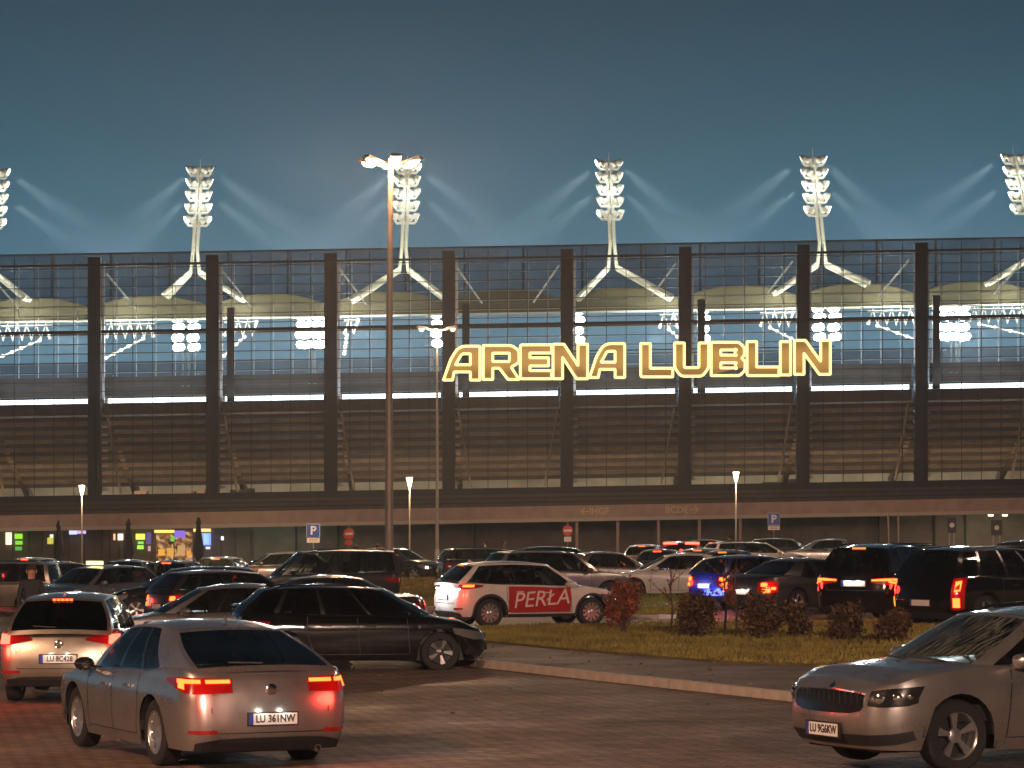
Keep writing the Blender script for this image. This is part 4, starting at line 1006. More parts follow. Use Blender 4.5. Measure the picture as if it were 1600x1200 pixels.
def car(t,name,label,X,Y,head,pm,glass=None,rear=None,front=None,group='cars crowding the parking lot',plate=None,rim='rim',rimm=None,brake=0,brake_col=None,detail=2,cat='car',seats=True,platelit=0,high=True,headlit=0,fglass=None,plastic=False,lampstyle='wide',Z=0.0,rails=None,handles=True,revlit=False,mirm=None):
    s,bme,cme,gms,wm=car_meshes(t)
    root=empty(name,(X,Y,Z+SLOPE*X),head,label=label,cat=cat,group=group)
    mobj('body',bme,pm,root); mobj('roof_frame',cme,pm,root)
    gm=glass or M_GLASS
    for (side,k),me in gms.items():
        m_=gm
        if side=='P': mobj('window_pillar',me,M_TRIM,root); continue
        if side=='F': m_=fglass or M_GLASS
        mobj({'F':'windscreen','B':'rear_window'}.get(side,'side_window'),me,m_,root)
    # underbody, wheel wells
    b=MB(); b.box(s.x0+.25,s.x1-.25,-s.W/2+.30,s.W/2-.30,s.sill-.03,.62); b.box(s.x0+.5,s.x1-.9,-s.W/2+.12,s.W/2-.12,.45,.60); b.build('underbody',M_BLACKPL,root)
    for xw in (s.xf,s.xr):
        for sd in (-1,1):
            b=MB(); pr=[]
            for k in range(13):
                th=pi*k/12; pr.append((xw+(s.Ra+.004)*cos(th),s.wr+(s.Ra+.004)*sin(th)))
            ys=(sd*(s.side_y(xw,.5)-.012),sd*(s.W/2-.32))
            vs=[(x,y,z) for y in ys for x,z in pr]; fs=[(k,k+1,14+k,13+k) for k in range(12)]
            b.add(vs,fs); b.build('wheel_arch_liner',M_BLACKPL,root)
    # arch lips / cladding
    if plastic:
        for xw in (s.xf,s.xr):
            for sd in (-1,1):
                b=MB(); vs=[];fs=[]
                for k in range(15):
                    th=-.15+ (pi+.3)*k/14
                    for rr in (s.Ra-.003,s.Ra+.055):
                        x=xw+rr*cos(th); z=max(s.sill,s.wr+rr*sin(th)); vs.append((x,sd*(s.side_y(x,z)+.012),z))
                for k in range(14): fs.append((2*k,2*k+2,2*k+3,2*k+1))
                b.add(vs,fs); b.build('arch_trim',M_BLACKPL,root)
    # wheels
    rm=rimm or M_RIM
    for xw in (s.xf,s.xr):
        for sd in (-1,1):
            yy=sd*(s.side_y(xw,.35)-.125)
            wo=mobj('wheel',wm['tyre'],M_TYRE,root,(xw,yy,s.wr),(0,0,0 if sd>0 else pi),copy=False) if wm['tyre'].materials else mobj('wheel',wm['tyre'],M_TYRE,root,(xw,yy,s.wr),(0,0,0 if sd>0 else pi))
            mobj('rim',wm[rim],rm,wo,rot=(0,random.uniform(0,1),0))
            b=MB(); b.lathe([(s.wr*.58,-.05),(s.wr*.58,-.03)],16,Matrix.Rotation(-pi/2,4,'X')); b.build('brake_disc',M_BLACKPL,wo)
    # interior
    if seats:
        xrb,xwb,xrt,xwt=s.cabx; zb=s.ztop(0)-.02
        for (x,ys) in ((s.xf-1.18,(-.36,.36)),(s.xf-2.02,(-.42,.42))):
            for y in ys:
                b=MB(); b.bar((x-.05,y,.45),(x-.22,y,zb+.16),.5,.14); b.bar((x-.22,y,zb+.17),(x-.27,y,zb+.36),.27,.10); b.build('seat',M_SEAT,root)
        b=MB(); b.box(xwb-.62,xwb-.12,-.62,.62,.6,s.ztop(xwb-.4)-.03); b.build('dashboard',M_SEAT,root)
        b=MB(); b.lathe([(.18,-.012),(.195,0),(.18,.012),(.165,0),(.18,-.012)],16,Matrix.Translation((xwb-.75,.36,zb+.02))@Matrix.Rotation(radians(65),4,'Y')); b.build('steering_wheel',M_BLACKPL,root)
        b=MB(); b.box(xwt-.02,xwt+.03,-.12,.12,s.H-.24,s.H-.17); b.build('inner_mirror',M_BLACKPL,root)
    # mirrors
    xm=s.cabx[1]-.42
    for sd in (-1,1):
        zb=s.ztop(xm); y0=s.side_y(xm,zb-.05)*.93
        b=MB(); c=(xm,sd*(y0+.16),zb+.045)
        prof=[(-.5,.5,.55),(.0,1,1),(.7,.8,.85),(1,.25,.3)]
        vs=[];fs=[]
        for (q,sy,sz) in prof:
            for k in range(10):
                th=2*pi*k/10; vs.append((c[0]+q*.13-.0,c[1]+sy*.115*cos(th),c[2]+sz*.078*sin(th)))
        for i in range(3):
            for k in range(10): a=i*10+k; b2=i*10+(k+1)%10; fs.append((a,b2,b2+10,a+10))
        fs.append(tuple(reversed(range(10)))); fs.append(tuple(30+k for k in range(10)))
        b.add(vs,fs); b.bar((xm,sd*(y0-.03),zb-.01),(xm,sd*(y0+.1),zb+.02),.06,.04); b.build('mirror',mirm or pm,root,smooth=True)
    # seams, handles, sill
    if detail>=1:
        xb_=linterp([(0,s.xr+s.Ra),(1,s.xf-s.Ra)],.47); 
        seams=[s.xf-s.Ra-.16,xb_,s.xr+s.Ra+.02]
        for sd in (-1,1):
            b=MB()
            for xs in seams:
                pts=[]; 
                for k in range(9):
                    z=lerp(s.sill+.09,s.ztop(xs)-.03,k/8); x=xs+ (-.05*(k/8-.5) if xs!=seams[2] else .22*max(0,.55-k/8)*1.0)
                    pts.append((x,sd*(s.side_y(x,z)+.0015),z))
                for p,q in zip(pts,pts[1:]): b.quad((p[0]-.007,p[1],p[2]),(p[0]+.007,p[1],p[2]),(q[0]+.007,q[1],q[2]),(q[0]-.007,q[1],q[2]))
            pts=[(lerp(seams[2]+.12,seams[0],k/12),) for k in range(13)]
            for (p,),(q,) in zip(pts,pts[1:]):
                z=s.sill+.09; b.quad((p,sd*(s.side_y(p,z)+.0015),z-.005),(q,sd*(s.side_y(q,z)+.0015),z-.005),(q,sd*(s.side_y(q,z)+.0015),z+.005),(p,sd*(s.side_y(p,z)+.0015),z+.005))
            b.build('door_seam',M_BLACKPL,root)
            for xs in (seams[1]+.20,seams[2]+.32):
                z=s.ztop(xs)-.16; b=MB(); b.bar((xs-.09,sd*(s.side_y(xs,z)+.018),z),(xs+.09,sd*(s.side_y(xs,z)+.018),z),.03,.028); b.build('door_handle',pm,root)
            # bright line under the windows
            b=MB(); pts=[(lambda p:(p[0],sd*(p[1]+.006),p[2]))(s.sidept(lerp(s.side[0],s.side[-1],k/12),.045)) for k in range(13)]
            b.tube(pts,.009,4); b.build('window_trim',M_CHROME if detail>=2 else M_TRIM,root)
            # sill strake
            b=MB()
            xa,xc=s.xr+s.Ra+.03,s.xf-s.Ra-.03; vs=[]
            for k in range(9):
                x=lerp(xa,xc,k/8); vs+=[(x,sd*(s.side_y(x,s.sill)+.004),s.sill-.015),(x,sd*(s.side_y(x,s.sill+.05)+.012),s.sill+.06)]
            b.add(vs,[(2*k,2*k+2,2*k+3,2*k+1) for k in range(8)]); b.build('sill',M_BLACKPL if plastic else pm,root)
    if (s.rails if rails is None else rails):
        for sd in (-1,1):
            pts=[]
            for k in range(11):
                p=s.sidept(lerp(.06,.94,k/10),1.0); zz=.045 if 0<k<10 else -.01; pts.append((p[0],sd*(p[1]-.03),p[2]+zz))
            b=MB(); b.tube(pts,.017,6); b.build('roof_rail',M_TRIM,root,smooth=True)
    if detail>=2:
        xa=s.cabx[2]+.14; b=MB(); z=s.H-.045; b.add([(xa-.09,-.02,z),(xa-.09,.02,z),(xa+.10,0,z-.005),(xa-.06,0,z+.085)],[(0,1,2),(0,2,3),(1,3,2),(0,3,1)]); b.build('antenna_fin',pm,root)
    # ---- tail
    zt=s.ztop(s.x0+.05); W=s.W/2
    if rear is None:
        rear=dict(lens=[[(W*.52,zt-.25,zt-.13),(W*.75,zt-.27,zt-.11),(W*.98,zt-.28,zt-.08),(W*1.18,zt-.26,zt-.09),(W*1.38,zt-.20,zt-.10)]],lit=[[(W*.80,zt-.23,zt-.13),(W*1.0,zt-.24,zt-.12),(W*1.12,zt-.23,zt-.13)]],platez=zt-.42)
    for sd in (-1,1):
        for k,cols in enumerate(rear['lens']):
            vs,fs=car_patch(s,-1,cols,.012,sd); b=MB(); b.add(vs,fs); lo=b.build('tail_lamp',M_LAMPRED,root,smooth=True)
            if k==0:
                for cols2 in rear.get('lit',[]):
                    if brake:
                        vs,fs=car_patch(s,-1,cols2,.020,sd,1); b=MB(); b.add(vs,fs); b.build('lamp_element',{1:M_LITDIM,2:M_LIT,3:M_LITHOT}[rear.get('lvl',brake)],lo)
                for cols2 in rear.get('clear',[]):
                    vs,fs=car_patch(s,-1,cols2,.018,sd,1); b=MB(); b.add(vs,fs); b.build('reverse_lens',M_REVLIT if revlit else M_LAMPCLR,lo)
        if brake:
            p,nn=s.surf(-1,rear.get('glow',W*.9),zt-.2); q=p+nn*.30; red_glow(root,(q.x,q.y*sd,q.z),{1:2,2:11.0,3:26.0}[brake]*rear.get('ge',1),brake_col or (1,.05,.03))
    if high and 'B' in [k[0] for k in gms]:
        p=s.frontpt(0,.965,False); zz=p[2]-.005
        b=MB(); b.box(p[0]-.035,p[0]+.02,-.16,.16,zz-.018,zz+.018)
        hm=b.build('high_brake_lamp',M_LAMPRED,root)
        if brake>=2 and high!='off':
            b=MB()
            nseg=5
            for k in range(nseg): y=-.15+.3*(k+.5)/nseg; b.box(p[0]-.042,p[0]-.034,y-.022,y+.022,zz-.013,zz+.013)
            b.build('lamp_element',M_LIT,hm)
    # rear bumper insert, plate, exhaust, badge
    pzz=rear.get('platez',.55); 
    def rx_(z): return s.rear_x(z)
    vs,fs=car_patch(s,-1,[(x_,s.sill,s.sill+.13) for x_ in (-W*.62,-W*.3,0,W*.3,W*.62)],.01,1,2) if False else ([],[])
    for sd in (-1,1):
        vs,fs=car_patch(s,-1,[(0.001,s.sill-.01,s.sill+.13),(W*.3,s.sill-.01,s.sill+.13),(W*.6,s.sill-.01,s.sill+.12),(W*.85,s.sill-.01,s.sill+.08)],.012,sd); b=MB(); b.add(vs,fs); b.build('bumper_insert',M_BLACKPL,root)
        if detail>=2:
            vs,fs=car_patch(s,-1,[(W*.62,s.sill+.17,s.sill+.21),(W*.8,s.sill+.17,s.sill+.21),(W*.95,s.sill+.18,s.sill+.21)],.012,sd); b=MB(); b.add(vs,fs); b.build('rear_reflector',M_LAMPRED,root)
    if detail>=1:   # tailgate seams
        b=MB()
        for sd in (-1,1):
            cols=[(W*.60,pzz+.0,0)]
            for za,zb2,sa,sb in ((pzz-.14,pzz+.10,.66,.68),(pzz+.10,zt-.03,.68,.72)):
                p,n_=s.surf(-1,W*sa,za); q,_=s.surf(-1,W*sb,zb2); o_=n_*.003
                b.quad((p.x+o_.x,sd*(p.y-.005),p.z),(p.x+o_.x,sd*(p.y+.005),p.z),(q.x+o_.x,sd*(q.y+.005),q.z),(q.x+o_.x,sd*(q.y-.005),q.z))
            for k in range(6):
                a_=W*.66*k/6; c_=W*.66*(k+1)/6; p,n_=s.surf(-1,a_,pzz-.14); q,_=s.surf(-1,c_,pzz-.14)
                b.quad((p.x-.004,sd*p.y,p.z-.006),(q.x-.004,sd*q.y,q.z-.006),(q.x-.004,sd*q.y,q.z+.006),(p.x-.004,sd*p.y,p.z+.006))
        b.build('tailgate_seam',M_BLACKPL,root)
    def put_plate(x,z,fx_,txt,lit=0,tilt=0):
        po=empty('number_plate',(0,0,0)); po.parent=root
        b=MB(); sg=-1 if fx_<0 else 1
        b.box(min(x,x+sg*.022),max(x,x+sg*.022),-.275,.275,z-.07,z+.07); bo=b.build('plate_holder',M_BLACKPL,root); bpy.data.objects.remove(po)
        b=MB(); xx=x+sg*.024; b.quad((xx,-.26,z-.057),(xx,.26,z-.057),(xx,.26,z+.057),(xx,-.26,z+.057)); bo2=b.build('plate_sheet',M_PLATE,bo)
        b=MB(); xx=x+sg*.0255; ya=-.26*sg if fx_>0 else .26; 
        ya,yb=((.26,.215) if fx_<0 else (-.26,-.215)); b.quad((xx,ya,z-.057),(xx,yb,z-.057),(xx,yb,z+.057),(xx,ya,z+.057)); b.build('plate_band',M_EUB,bo)
        if txt: text_obj('plate_text',txt,.105,M_PLTXT,bo,(xx+sg*.001,(-.022 if fx_<0 else .022),z),(pi/2,0,-pi/2 if fx_<0 else pi/2),.0015,bold=.002,sx=.84)
        if lit:
            for y in (-.12,.12):
                light('plate_lamp','POINT',(xx+sg*.06,y,z+.085),lit,(1,.93,.8),.01,root)
    px_=rx_(pzz)-.002
    put_plate(px_,pzz,-1,plate,platelit)
    if detail>=2:
        b=MB(); z=zt-.16
        b.lathe([(.055,-.004),(.06,.006),(.045,.012),(.02,.014)],16,Matrix.Translation((rx_(z)-.004,0,z))@Matrix.Rotation(-pi/2,4,'Y')); b.build('badge',M_CHROME,root,smooth=True)
        b=MB(); 
        for y in (-.52,): b.lathe([(.035,-.1),(.04,.03),(.03,.03),(.028,-.05)],12,Matrix.Translation((rx_(s.sill)-.0,y,s.sill+.0))@Matrix.Rotation(-pi/2,4,'Y'))
        b.build('exhaust_tip',M_CHROME,root,smooth=True)
        # wiper
        p=s.frontpt(.05,.08,False); q=s.frontpt(.5,.12,False); b=MB(); b.bar((p[0]-.02,p[1],p[2]+.01),(q[0]-.02,q[1],q[2]+.01),.015,.015); b.build('rear_wiper',M_BLACKPL,root)
    # ---- nose
    h=s.top[-1][1]
    f_=front or {}
    hl=f_.get('lens',[(W*.66,h-.09,h-.005),(W*.84,h-.10,h+.03),(W*1.02,h-.10,h+.06),(W*1.2,h-.06,h+.085),(W*1.36,h-.0,h+.10)])
    for sd in (-1,1):
        vs,fs=car_patch(s,1,hl,.010,sd); b=MB(); b.add(vs,fs); ho_=b.build('headlight',M_TRIM if f_.get('dark') else M_LAMPCLR,root,smooth=True)
        if headlit:
            vs,fs=car_patch(s,1,f_.get('lit',[(W*.86,h-.07,h+.01),(W*.98,h-.075,h+.02)]),.018,sd,1); b=MB(); b.add(vs,fs); b.build('lamp_element',M_HEADLIT,ho_)
            p,nn=s.surf(1,W*.8,h-.02); q=p+nn*.12
            light('head_beam','SPOT',(q.x,q.y*sd,q.z),headlit,(.95,.97,1),.05,root,aim=(1,0,-.07),angle=60,blend=.8)
        elif f_.get('proj'):
            for q_ in f_['proj']:
                p,nn=s.surf(1,q_[0],q_[1]); b=MB(); d=(nn+Vector((0,0,.05))).normalized(); dd=Vector((d.x,d.y*sd,d.z)); M=Matrix.Translation((p.x,p.y*sd,p.z))@dd.to_track_quat('Z','Y').to_matrix().to_4x4()
                b.lathe([(q_[2],.0),(q_[2],.013),(q_[2]*.8,.018),(q_[2]*.1,.022)],14,M); b.build('projector',M_CHROME,ho_,smooth=True)
        # grille half + lower grille
        gz=f_.get('grille',(h-.17,h-.01,W*.60)); 
        vs,fs=car_patch(s,1,[(.001,gz[0],gz[1]+.015),(gz[2]*.35,gz[0],gz[1]+.012),(gz[2]*.7,gz[0]+.005,gz[1]),(gz[2]*.92,gz[0]+.03,gz[1]-.01),(gz[2],gz[0]+.07,gz[1]-.02)],.010,sd); b=MB(); b.add(vs,fs); b.build('grille',M_TRIM,root,smooth=True)
        vs,fs=car_patch(s,1,[(.001,s.sill+.03,s.sill+.13),(W*.35,s.sill+.03,s.sill+.13),(W*.65,s.sill+.035,s.sill+.135),(W*.92,s.sill+.055,s.sill+.15),(W*1.15,s.sill+.10,s.sill+.18)],.010,sd); b=MB(); b.add(vs,fs); b.build('lower_grille',M_BLACKPL,root,smooth=True)
    if detail>=2:
        gz=f_.get('grille',(h-.17,h-.01,W*.60))
        for k in range(7):
            y=gz[2]*.85*(k/6); 
            for sd in ((-1,1) if k else (1,)):
                p,nn=s.surf(1,y+.001,(gz[0]+gz[1])/2); b=MB(); b.box(p.x+.004,p.x+.013,sd*p.y-.004,sd*p.y+.004,gz[0]+.015+(.02 if k>4 else 0),gz[1]-.004); b.build('grille_slat',M_BLACKPL,root)
        b=MB(); cols=[]
        for sd in (-1,1):
            prev=None
            for k in range(9):
                p,nn=s.surf(1,gz[2]*k/8+.001,gz[1]+.012-.03*(k/8)**2); q=(p.x+nn.x*.016,sd*(p.y+nn.y*.016),p.z)
                if prev: b.bar(prev,q,.012,.014)
                prev=q
        b.build('grille_trim',M_CHROME,root)
        b=MB(); z=h+.045; x=s.front_x(z)-.0; b.lathe([(.036,-.01),(.040,.004),(.024,.008),(.01,.009)],16,Matrix.Translation((x-.015,0,z-.012))@Matrix.Rotation(pi/2*.6,4,'Y')); b.build('badge',M_CHROME,root,smooth=True)
        # bonnet shut lines
        b=MB()
        for sd in (-1,1):
            prev=None
            for k in range(11):
                x=lerp(s.x1-.30,s.cabx[1]-.05,k/10); y=sd*lerp(W*.62,W*.80,k/10); yy=abs(y)/(s.side_y(x,s.ztop(x))*.972); z=s.ztop(x)+.035*(1-yy**2.4)+.001
                if prev: b.quad((prev[0],prev[1]-.004,prev[2]),(prev[0],prev[1]+.004,prev[2]),(x,y+.004,z),(x,y-.004,z))
                prev=(x,y,z)
        b.build('bonnet_seam',M_BLACKPL,root)
        # wipers on the scuttle
        for y0,y1 in ((.55,-.05),(-.1,-.65)):
            p=s.frontpt(y0/(W*.9),.03,True); q=s.frontpt(y1/(W*.9),.06,True); b=MB(); b.bar((p[0]+.03,p[1],p[2]+.02),(q[0]+.03,q[1],q[2]+.02),.014,.012); b.build('wiper',M_BLACKPL,root)
    fz_=s.sill+.20 if f_.get('platez') is None else f_['platez']
    put_plate(s.front_x(fz_)+.002,fz_,1,plate)
    return root,s
# ================================================================ the cars, front to back
def at(t,head,lx,ly,x,y,sc=1.0):
    """car centre such that the local ground point (lx,ly) stands where picture point (x,y) meets the ground"""
    X,Y=gp(x,y); h=radians(head); lx*=sc; ly*=sc
    return X-(lx*cos(h)-ly*sin(h)), Y-(lx*sin(h)+ly*cos(h))
P_SIL=paint('silver_paint',(.44,.43,.42),.82,.30); P_BEI=paint('champagne_paint',(.42,.39,.33),.85,.32); P_BLK=paint('black_paint',(.003,.003,.0035),0,.10); P_DGR=paint('dark_grey_paint',(.016,.017,.019),.2)
P_WHT=paint('white_paint',(.55,.54,.51),0,.3); P_BLU=paint('blue_paint',(.02,.03,.16),.3); P_GRY=paint('grey_paint',(.16,.16,.16),.5); P_NAV=paint('navy_paint',(.014,.02,.05),.3)
# 1 silver fastback saloon in the left foreground
s=CarShape('fastback'); x,y=at('fastback',115.5,s.xr,.80,252,1196)
W=s.W/2
fb_rear=dict(lens=[[(W*.44,.80,.935),(W*.62,.795,.945),(W*.80,.79,.95),(W*.98,.80,.955),(W*1.10,.83,.955),(W*1.3,.88,.95),(W*1.44,.91,.94)]],
  lit=[[(W*.46,.895,.93),(W*.60,.895,.93),(W*.73,.895,.93)],[(W*.78,.895,.932),(W*.92,.895,.935),(W*1.02,.895,.938),(W*1.10,.90,.938)],[(W*.98,.835,.895),(W*1.08,.85,.90)]],platez=.53,glow=W*.8)
c1,_=car('fastback','silver_saloon','silver fastback saloon with glowing brake lamps in the left foreground',x,y,radians(115.5),P_SIL,glass=M_GLASS,rear=fb_rear,plate='LU 361NW',rim='rim10',brake=2,platelit=.5,high=False,mirm=M_TRIM,group='cars crowding the parking lot')
# 2 champagne hatchback behind it at the left edge
s=CarShape('crossover'); W=s.W/2; x,y=at('crossover',91,s.x0,0,91,1100)
cr=dict(lens=[[(W*.42,.90,.93),(W*.6,.87,.98),(W*.8,.84,1.01),(W*1.0,.83,1.03),(W*1.15,.86,1.03),(W*1.35,.93,1.0)]],lit=[[(W*.78,.85,.985),(W*.90,.845,.99),(W*1.0,.85,.99)]],platez=.64,glow=W*.9,lvl=3)
car('crossover','champagne_hatchback','champagne hatchback with lit five-segment high brake lamp at the left edge',x,y,radians(91),P_BEI,glass=M_GLASSD,rear=cr,plate='LU 8C428',brake=3,platelit=.4,rim='rim5')
# 3 black estate side-on
s=CarShape('hatch'); x,y=at('hatch',8,s.xf,-.80,688,1047)
car('hatch','black_estate','unlit black estate seen side-on between the silver saloon and the white car with red doors',x,y,radians(8),P_BLK,glass=M_GLASSD,rim='rim',rimm=M_RIMD,fglass=M_GLASS,detail=2,high=False,rails=True)
# 4 silver estate at the right
s=CarShape('wagon'); x,y=at('wagon',207,s.xf,.80,1498,1208); W=s.W/2
h=s.top[-1][1]
fr4=dict(lens=[(W*.68,h-.12,h+.01),(W*.80,h-.13,h+.03),(W*.96,h-.125,h+.045),(W*1.10,h-.115,h+.055),(W*1.20,h-.09,h+.06)],dark=True,proj=[(W*.80,h-.05,.050),(W*.98,h-.04,.042),(W*1.10,h-.03,.030)],grille=(h-.20,h+.0,W*.62),platez=.37)
c4,_=car('wagon','silver_estate','silver estate with wet windscreen parked at the right edge facing left',x,y,radians(207),P_SIL,plate='LU 9G6KW',rim='rim',front=fr4,fglass=M_GLASSW,high=False); c4.scale=(1.05,1.05,1.05)
# 5 white hatchback with red doors
s=CarShape('crossover'); W=s.W/2; x,y=at('crossover',24,s.xr,-.78,764,982)
c5,s5=car('crossover','white_hatchback','white hatchback with red doors carrying slanted white lettering',x,y,radians(24),P_WHT,plate='LU 5W331',rim='rim10',rimm=M_RIM,brake=2,headlit=60,platelit=5,
   rear=dict(lens=[[(W*.50,.93,1.0),(W*.75,.92,1.02),(W*1.0,.91,1.035),(W*1.2,.93,1.02),(W*1.4,.96,1.0)]],lit=[[(W*.85,.96,1.01),(W*1.0,.955,1.015),(W*1.15,.96,1.01)]],clear=[[(W*.52,.90,.93),(W*.8,.90,.93)]],platez=.72,glow=W*.9),revlit=True,plastic=True)
M_REDD=mat('red_door_film',(.35,.012,.018),.35,coat=.6); M_LETW=mat('door_lettering',(.62,.52,.50),.5)
xa,xb=s5.xr+s5.Ra+.06,s5.xf-s5.Ra-.17
for sd in (-1,1):
    vs=[];fs=[];nx,nz=12,6
    for i in range(nx+1):
        xx=lerp(xa,xb,i/nx)
        for k in range(nz+1):
            z=lerp(s5.sill+.10,s5.ztop(xx)-.035,k/nz); vs.append((xx,sd*(s5.side_y(xx,z)+.004),z))
    for i in range(nx):
        for k in range(nz): a=i*(nz+1)+k; fs.append((a,a+nz+1,a+nz+2,a+1))
    b=MB(); b.add(vs,fs); dp=b.build('red_door_panel',M_REDD,c5,smooth=True)
    text_obj('door_lettering','PERŁA',.52,M_LETW,dp,((xa+xb)/2+.02,sd*(s5.side_y(0,.65)+.012),.66),(pi/2,radians(-4)*(-sd) if sd<0 else radians(4),0 if sd<0 else pi),.003,shear=.25,bold=.0,sx=1.02)
light('reverse_glow','POINT',(s5.x0-.38,-.15,.95),30,(.95,.97,1),.05,c5); light('reverse_glow','POINT',(s5.x0-.38,.35,.95),30,(.95,.97,1),.05,c5)
# 6.. the rows behind; (type, kind name, label, head, centre px, depth, paint, options)
rows=[
 ('suv','beige_crossover','pale beige estate with roof rails right behind the white hatchback',20,868,85,P_BEI,dict(detail=1,high=False,platelit=0)),
 ('sedan','silver_coupe','low silver saloon whose roof shows right of the pale beige estate',14,950,98,P_SIL,dict(detail=1,high=False)),
 ('hatch','small_hatchback','small hatchback with red tail lamps and lit plate left of the pair of red bars',80,1011,124,P_SIL,dict(brake=3,platelit=2.5,detail=0)),
 ('suv','dark_suv','dark off-roader with two bright red bars across the top of its tailgate',84,1068,112,P_DGR,dict(brake=3,platelit=2,detail=0,high=False)),
 ('sedan','pale_saloon','pale saloon side-on in red light left of the blue car',178,1062,90,P_WHT,dict(detail=1,high=False)),
 ('wagon','white_estate','white estate with bright roof and side windows behind the blue car',20,1178,128,P_WHT,dict(brake=3,detail=1)),
 ('hatch','blue_car','blue hatchback with blue-lit bumper and one tail lamp behind the saplings',36,1192,80,P_BLU,dict(brake=2,platelit=2,detail=1,high=False)),
 ('sedan','dark_saloon','dark saloon with round tail lamps behind the shrubs',40,1262,74,P_DGR,dict(brake=3,platelit=1.2,detail=1,high=False)),
 ('suv','black_offroader','tall black off-roader with arrow-shaped red tail lamp behind the shrubs',62,1392,68,P_BLK,dict(brake=3,platelit=2.5,detail=1,sc=1.10)),
 ('suv','black_van_suv','black off-roader with upright red tail lamps behind the silver estate',38,1560,62,P_BLK,dict(brake=2,detail=1,high=False,sc=1.08)),
 ('sedan','grey_saloon','grey saloon facing left with red reflections in its windows behind the silver saloon',188,352,53,P_GRY,dict(detail=1,high=False)),
 ('sedan','dark_grey_saloon','dark saloon whose roof shows just above the black estate',186,492,60.5,P_DGR,dict(detail=1,high=False)),
 ('hatch','dark_hatchback','dark hatchback with stacked orange tail lamps behind the grey saloon',32,372,69,P_DGR,dict(brake=2,detail=1,high=False)),
 ('hatch','black_hatchback','black hatchback facing left with pale front wheel near the champagne hatchback',184,292,77,P_BLK,dict(detail=1,high=False)),
 ('hatch','silver_taxi','silver hatchback facing the camera with one dazzling headlamp and yellow roof light',236,148,83,P_SIL,dict(detail=1,headlit=30,high=False)),
 ('hatch','dark_red_lit_car','dark hatchback with a bright red lamp behind the man at the left',64,100,96,P_DGR,dict(brake=3,detail=0,high=False)),
 ('van','beige_van','beige van cut off by the left edge behind the champagne hatchback',172,-8,88,P_BEI,dict(detail=0,high=False,sc=.86)),
 ('hatch','navy_hatchback','navy hatchback with lit plate between the silver taxi and the dark hatchback',86,210,98,P_NAV,dict(brake=1,platelit=4,detail=0,high=False)),
 ('van','dark_van','dark van facing left with two bright windscreen glints left of the tall lamp',193,508,88,P_DGR,dict(detail=0,high=False,sc=.96)),
 ('hatch','lit_hatchback','dark hatchback with one lit headlamp on the road behind the tall lamp',-28,622,128,P_DGR,dict(detail=0,headlit=25,high=False)),
 ('hatch','red_top_hatchback','hatchback with a bright red high brake lamp near the orange shop window',84,352,103,P_BEI,dict(detail=0,brake=3)),
 ('wagon','dark_estate','dark estate with pale roof edge behind the beige crossover',12,772,118,P_DGR,dict(detail=0,high=False)),
 ('hatch','black_compact','black compact car with an orange lamp above the silver coupe',10,884,120,P_BLK,dict(detail=0,high=False)),
 ('sedan','far_silver_saloon','silver saloon with arched roof far behind the dark saloon',176,1290,140,P_SIL,dict(detail=0,high=False)),
 ('hatch','far_dark_hatchback','dark hatchback far behind the white estate',170,1190,150,P_DGR,dict(detail=0,high=False)),
 ('wagon','far_black_estate','dark estate with pale roof behind the tall black off-roader',14,1445,104,P_DGR,dict(detail=0,high=False)),
 ('hatch','far_navy_compact','navy compact car far behind at the right edge',172,1580,112,P_NAV,dict(detail=0,high=False)),
 ('sedan','far_grey_saloon','grey saloon in the far row between the lit lantern and the white estate',8,1110,150,P_GRY,dict(detail=0,high=False)),
 ('hatch','far_beige_compact','beige compact car far behind the dark van',186,432,118,P_BEI,dict(detail=0,high=False)),
 ('sedan','red_lit_saloon','dark saloon with red lamps just left of the car with two red bars',78,1034,104,P_DGR,dict(brake=3,platelit=1,detail=0)),
 ('hatch','red_lit_hatchback','silver hatchback with red lamps right of the car with two red bars',74,1106,103,P_SIL,dict(brake=3,platelit=1,detail=0)),
 ('sedan','queue_saloon','grey saloon with red lamps right behind the blue car',70,1142,97,P_GRY,dict(brake=3,detail=0)),
 ('hatch','queue_hatchback','dark compact car with red lamps between the navy hatchback and the red-topped one',82,282,93,P_DGR,dict(brake=3,detail=0)),
 ('hatch','far_left_compact','silver compact car with red lamps far behind the beige van',80,62,113,P_SIL,dict(brake=3,detail=0)),
]
RT={}
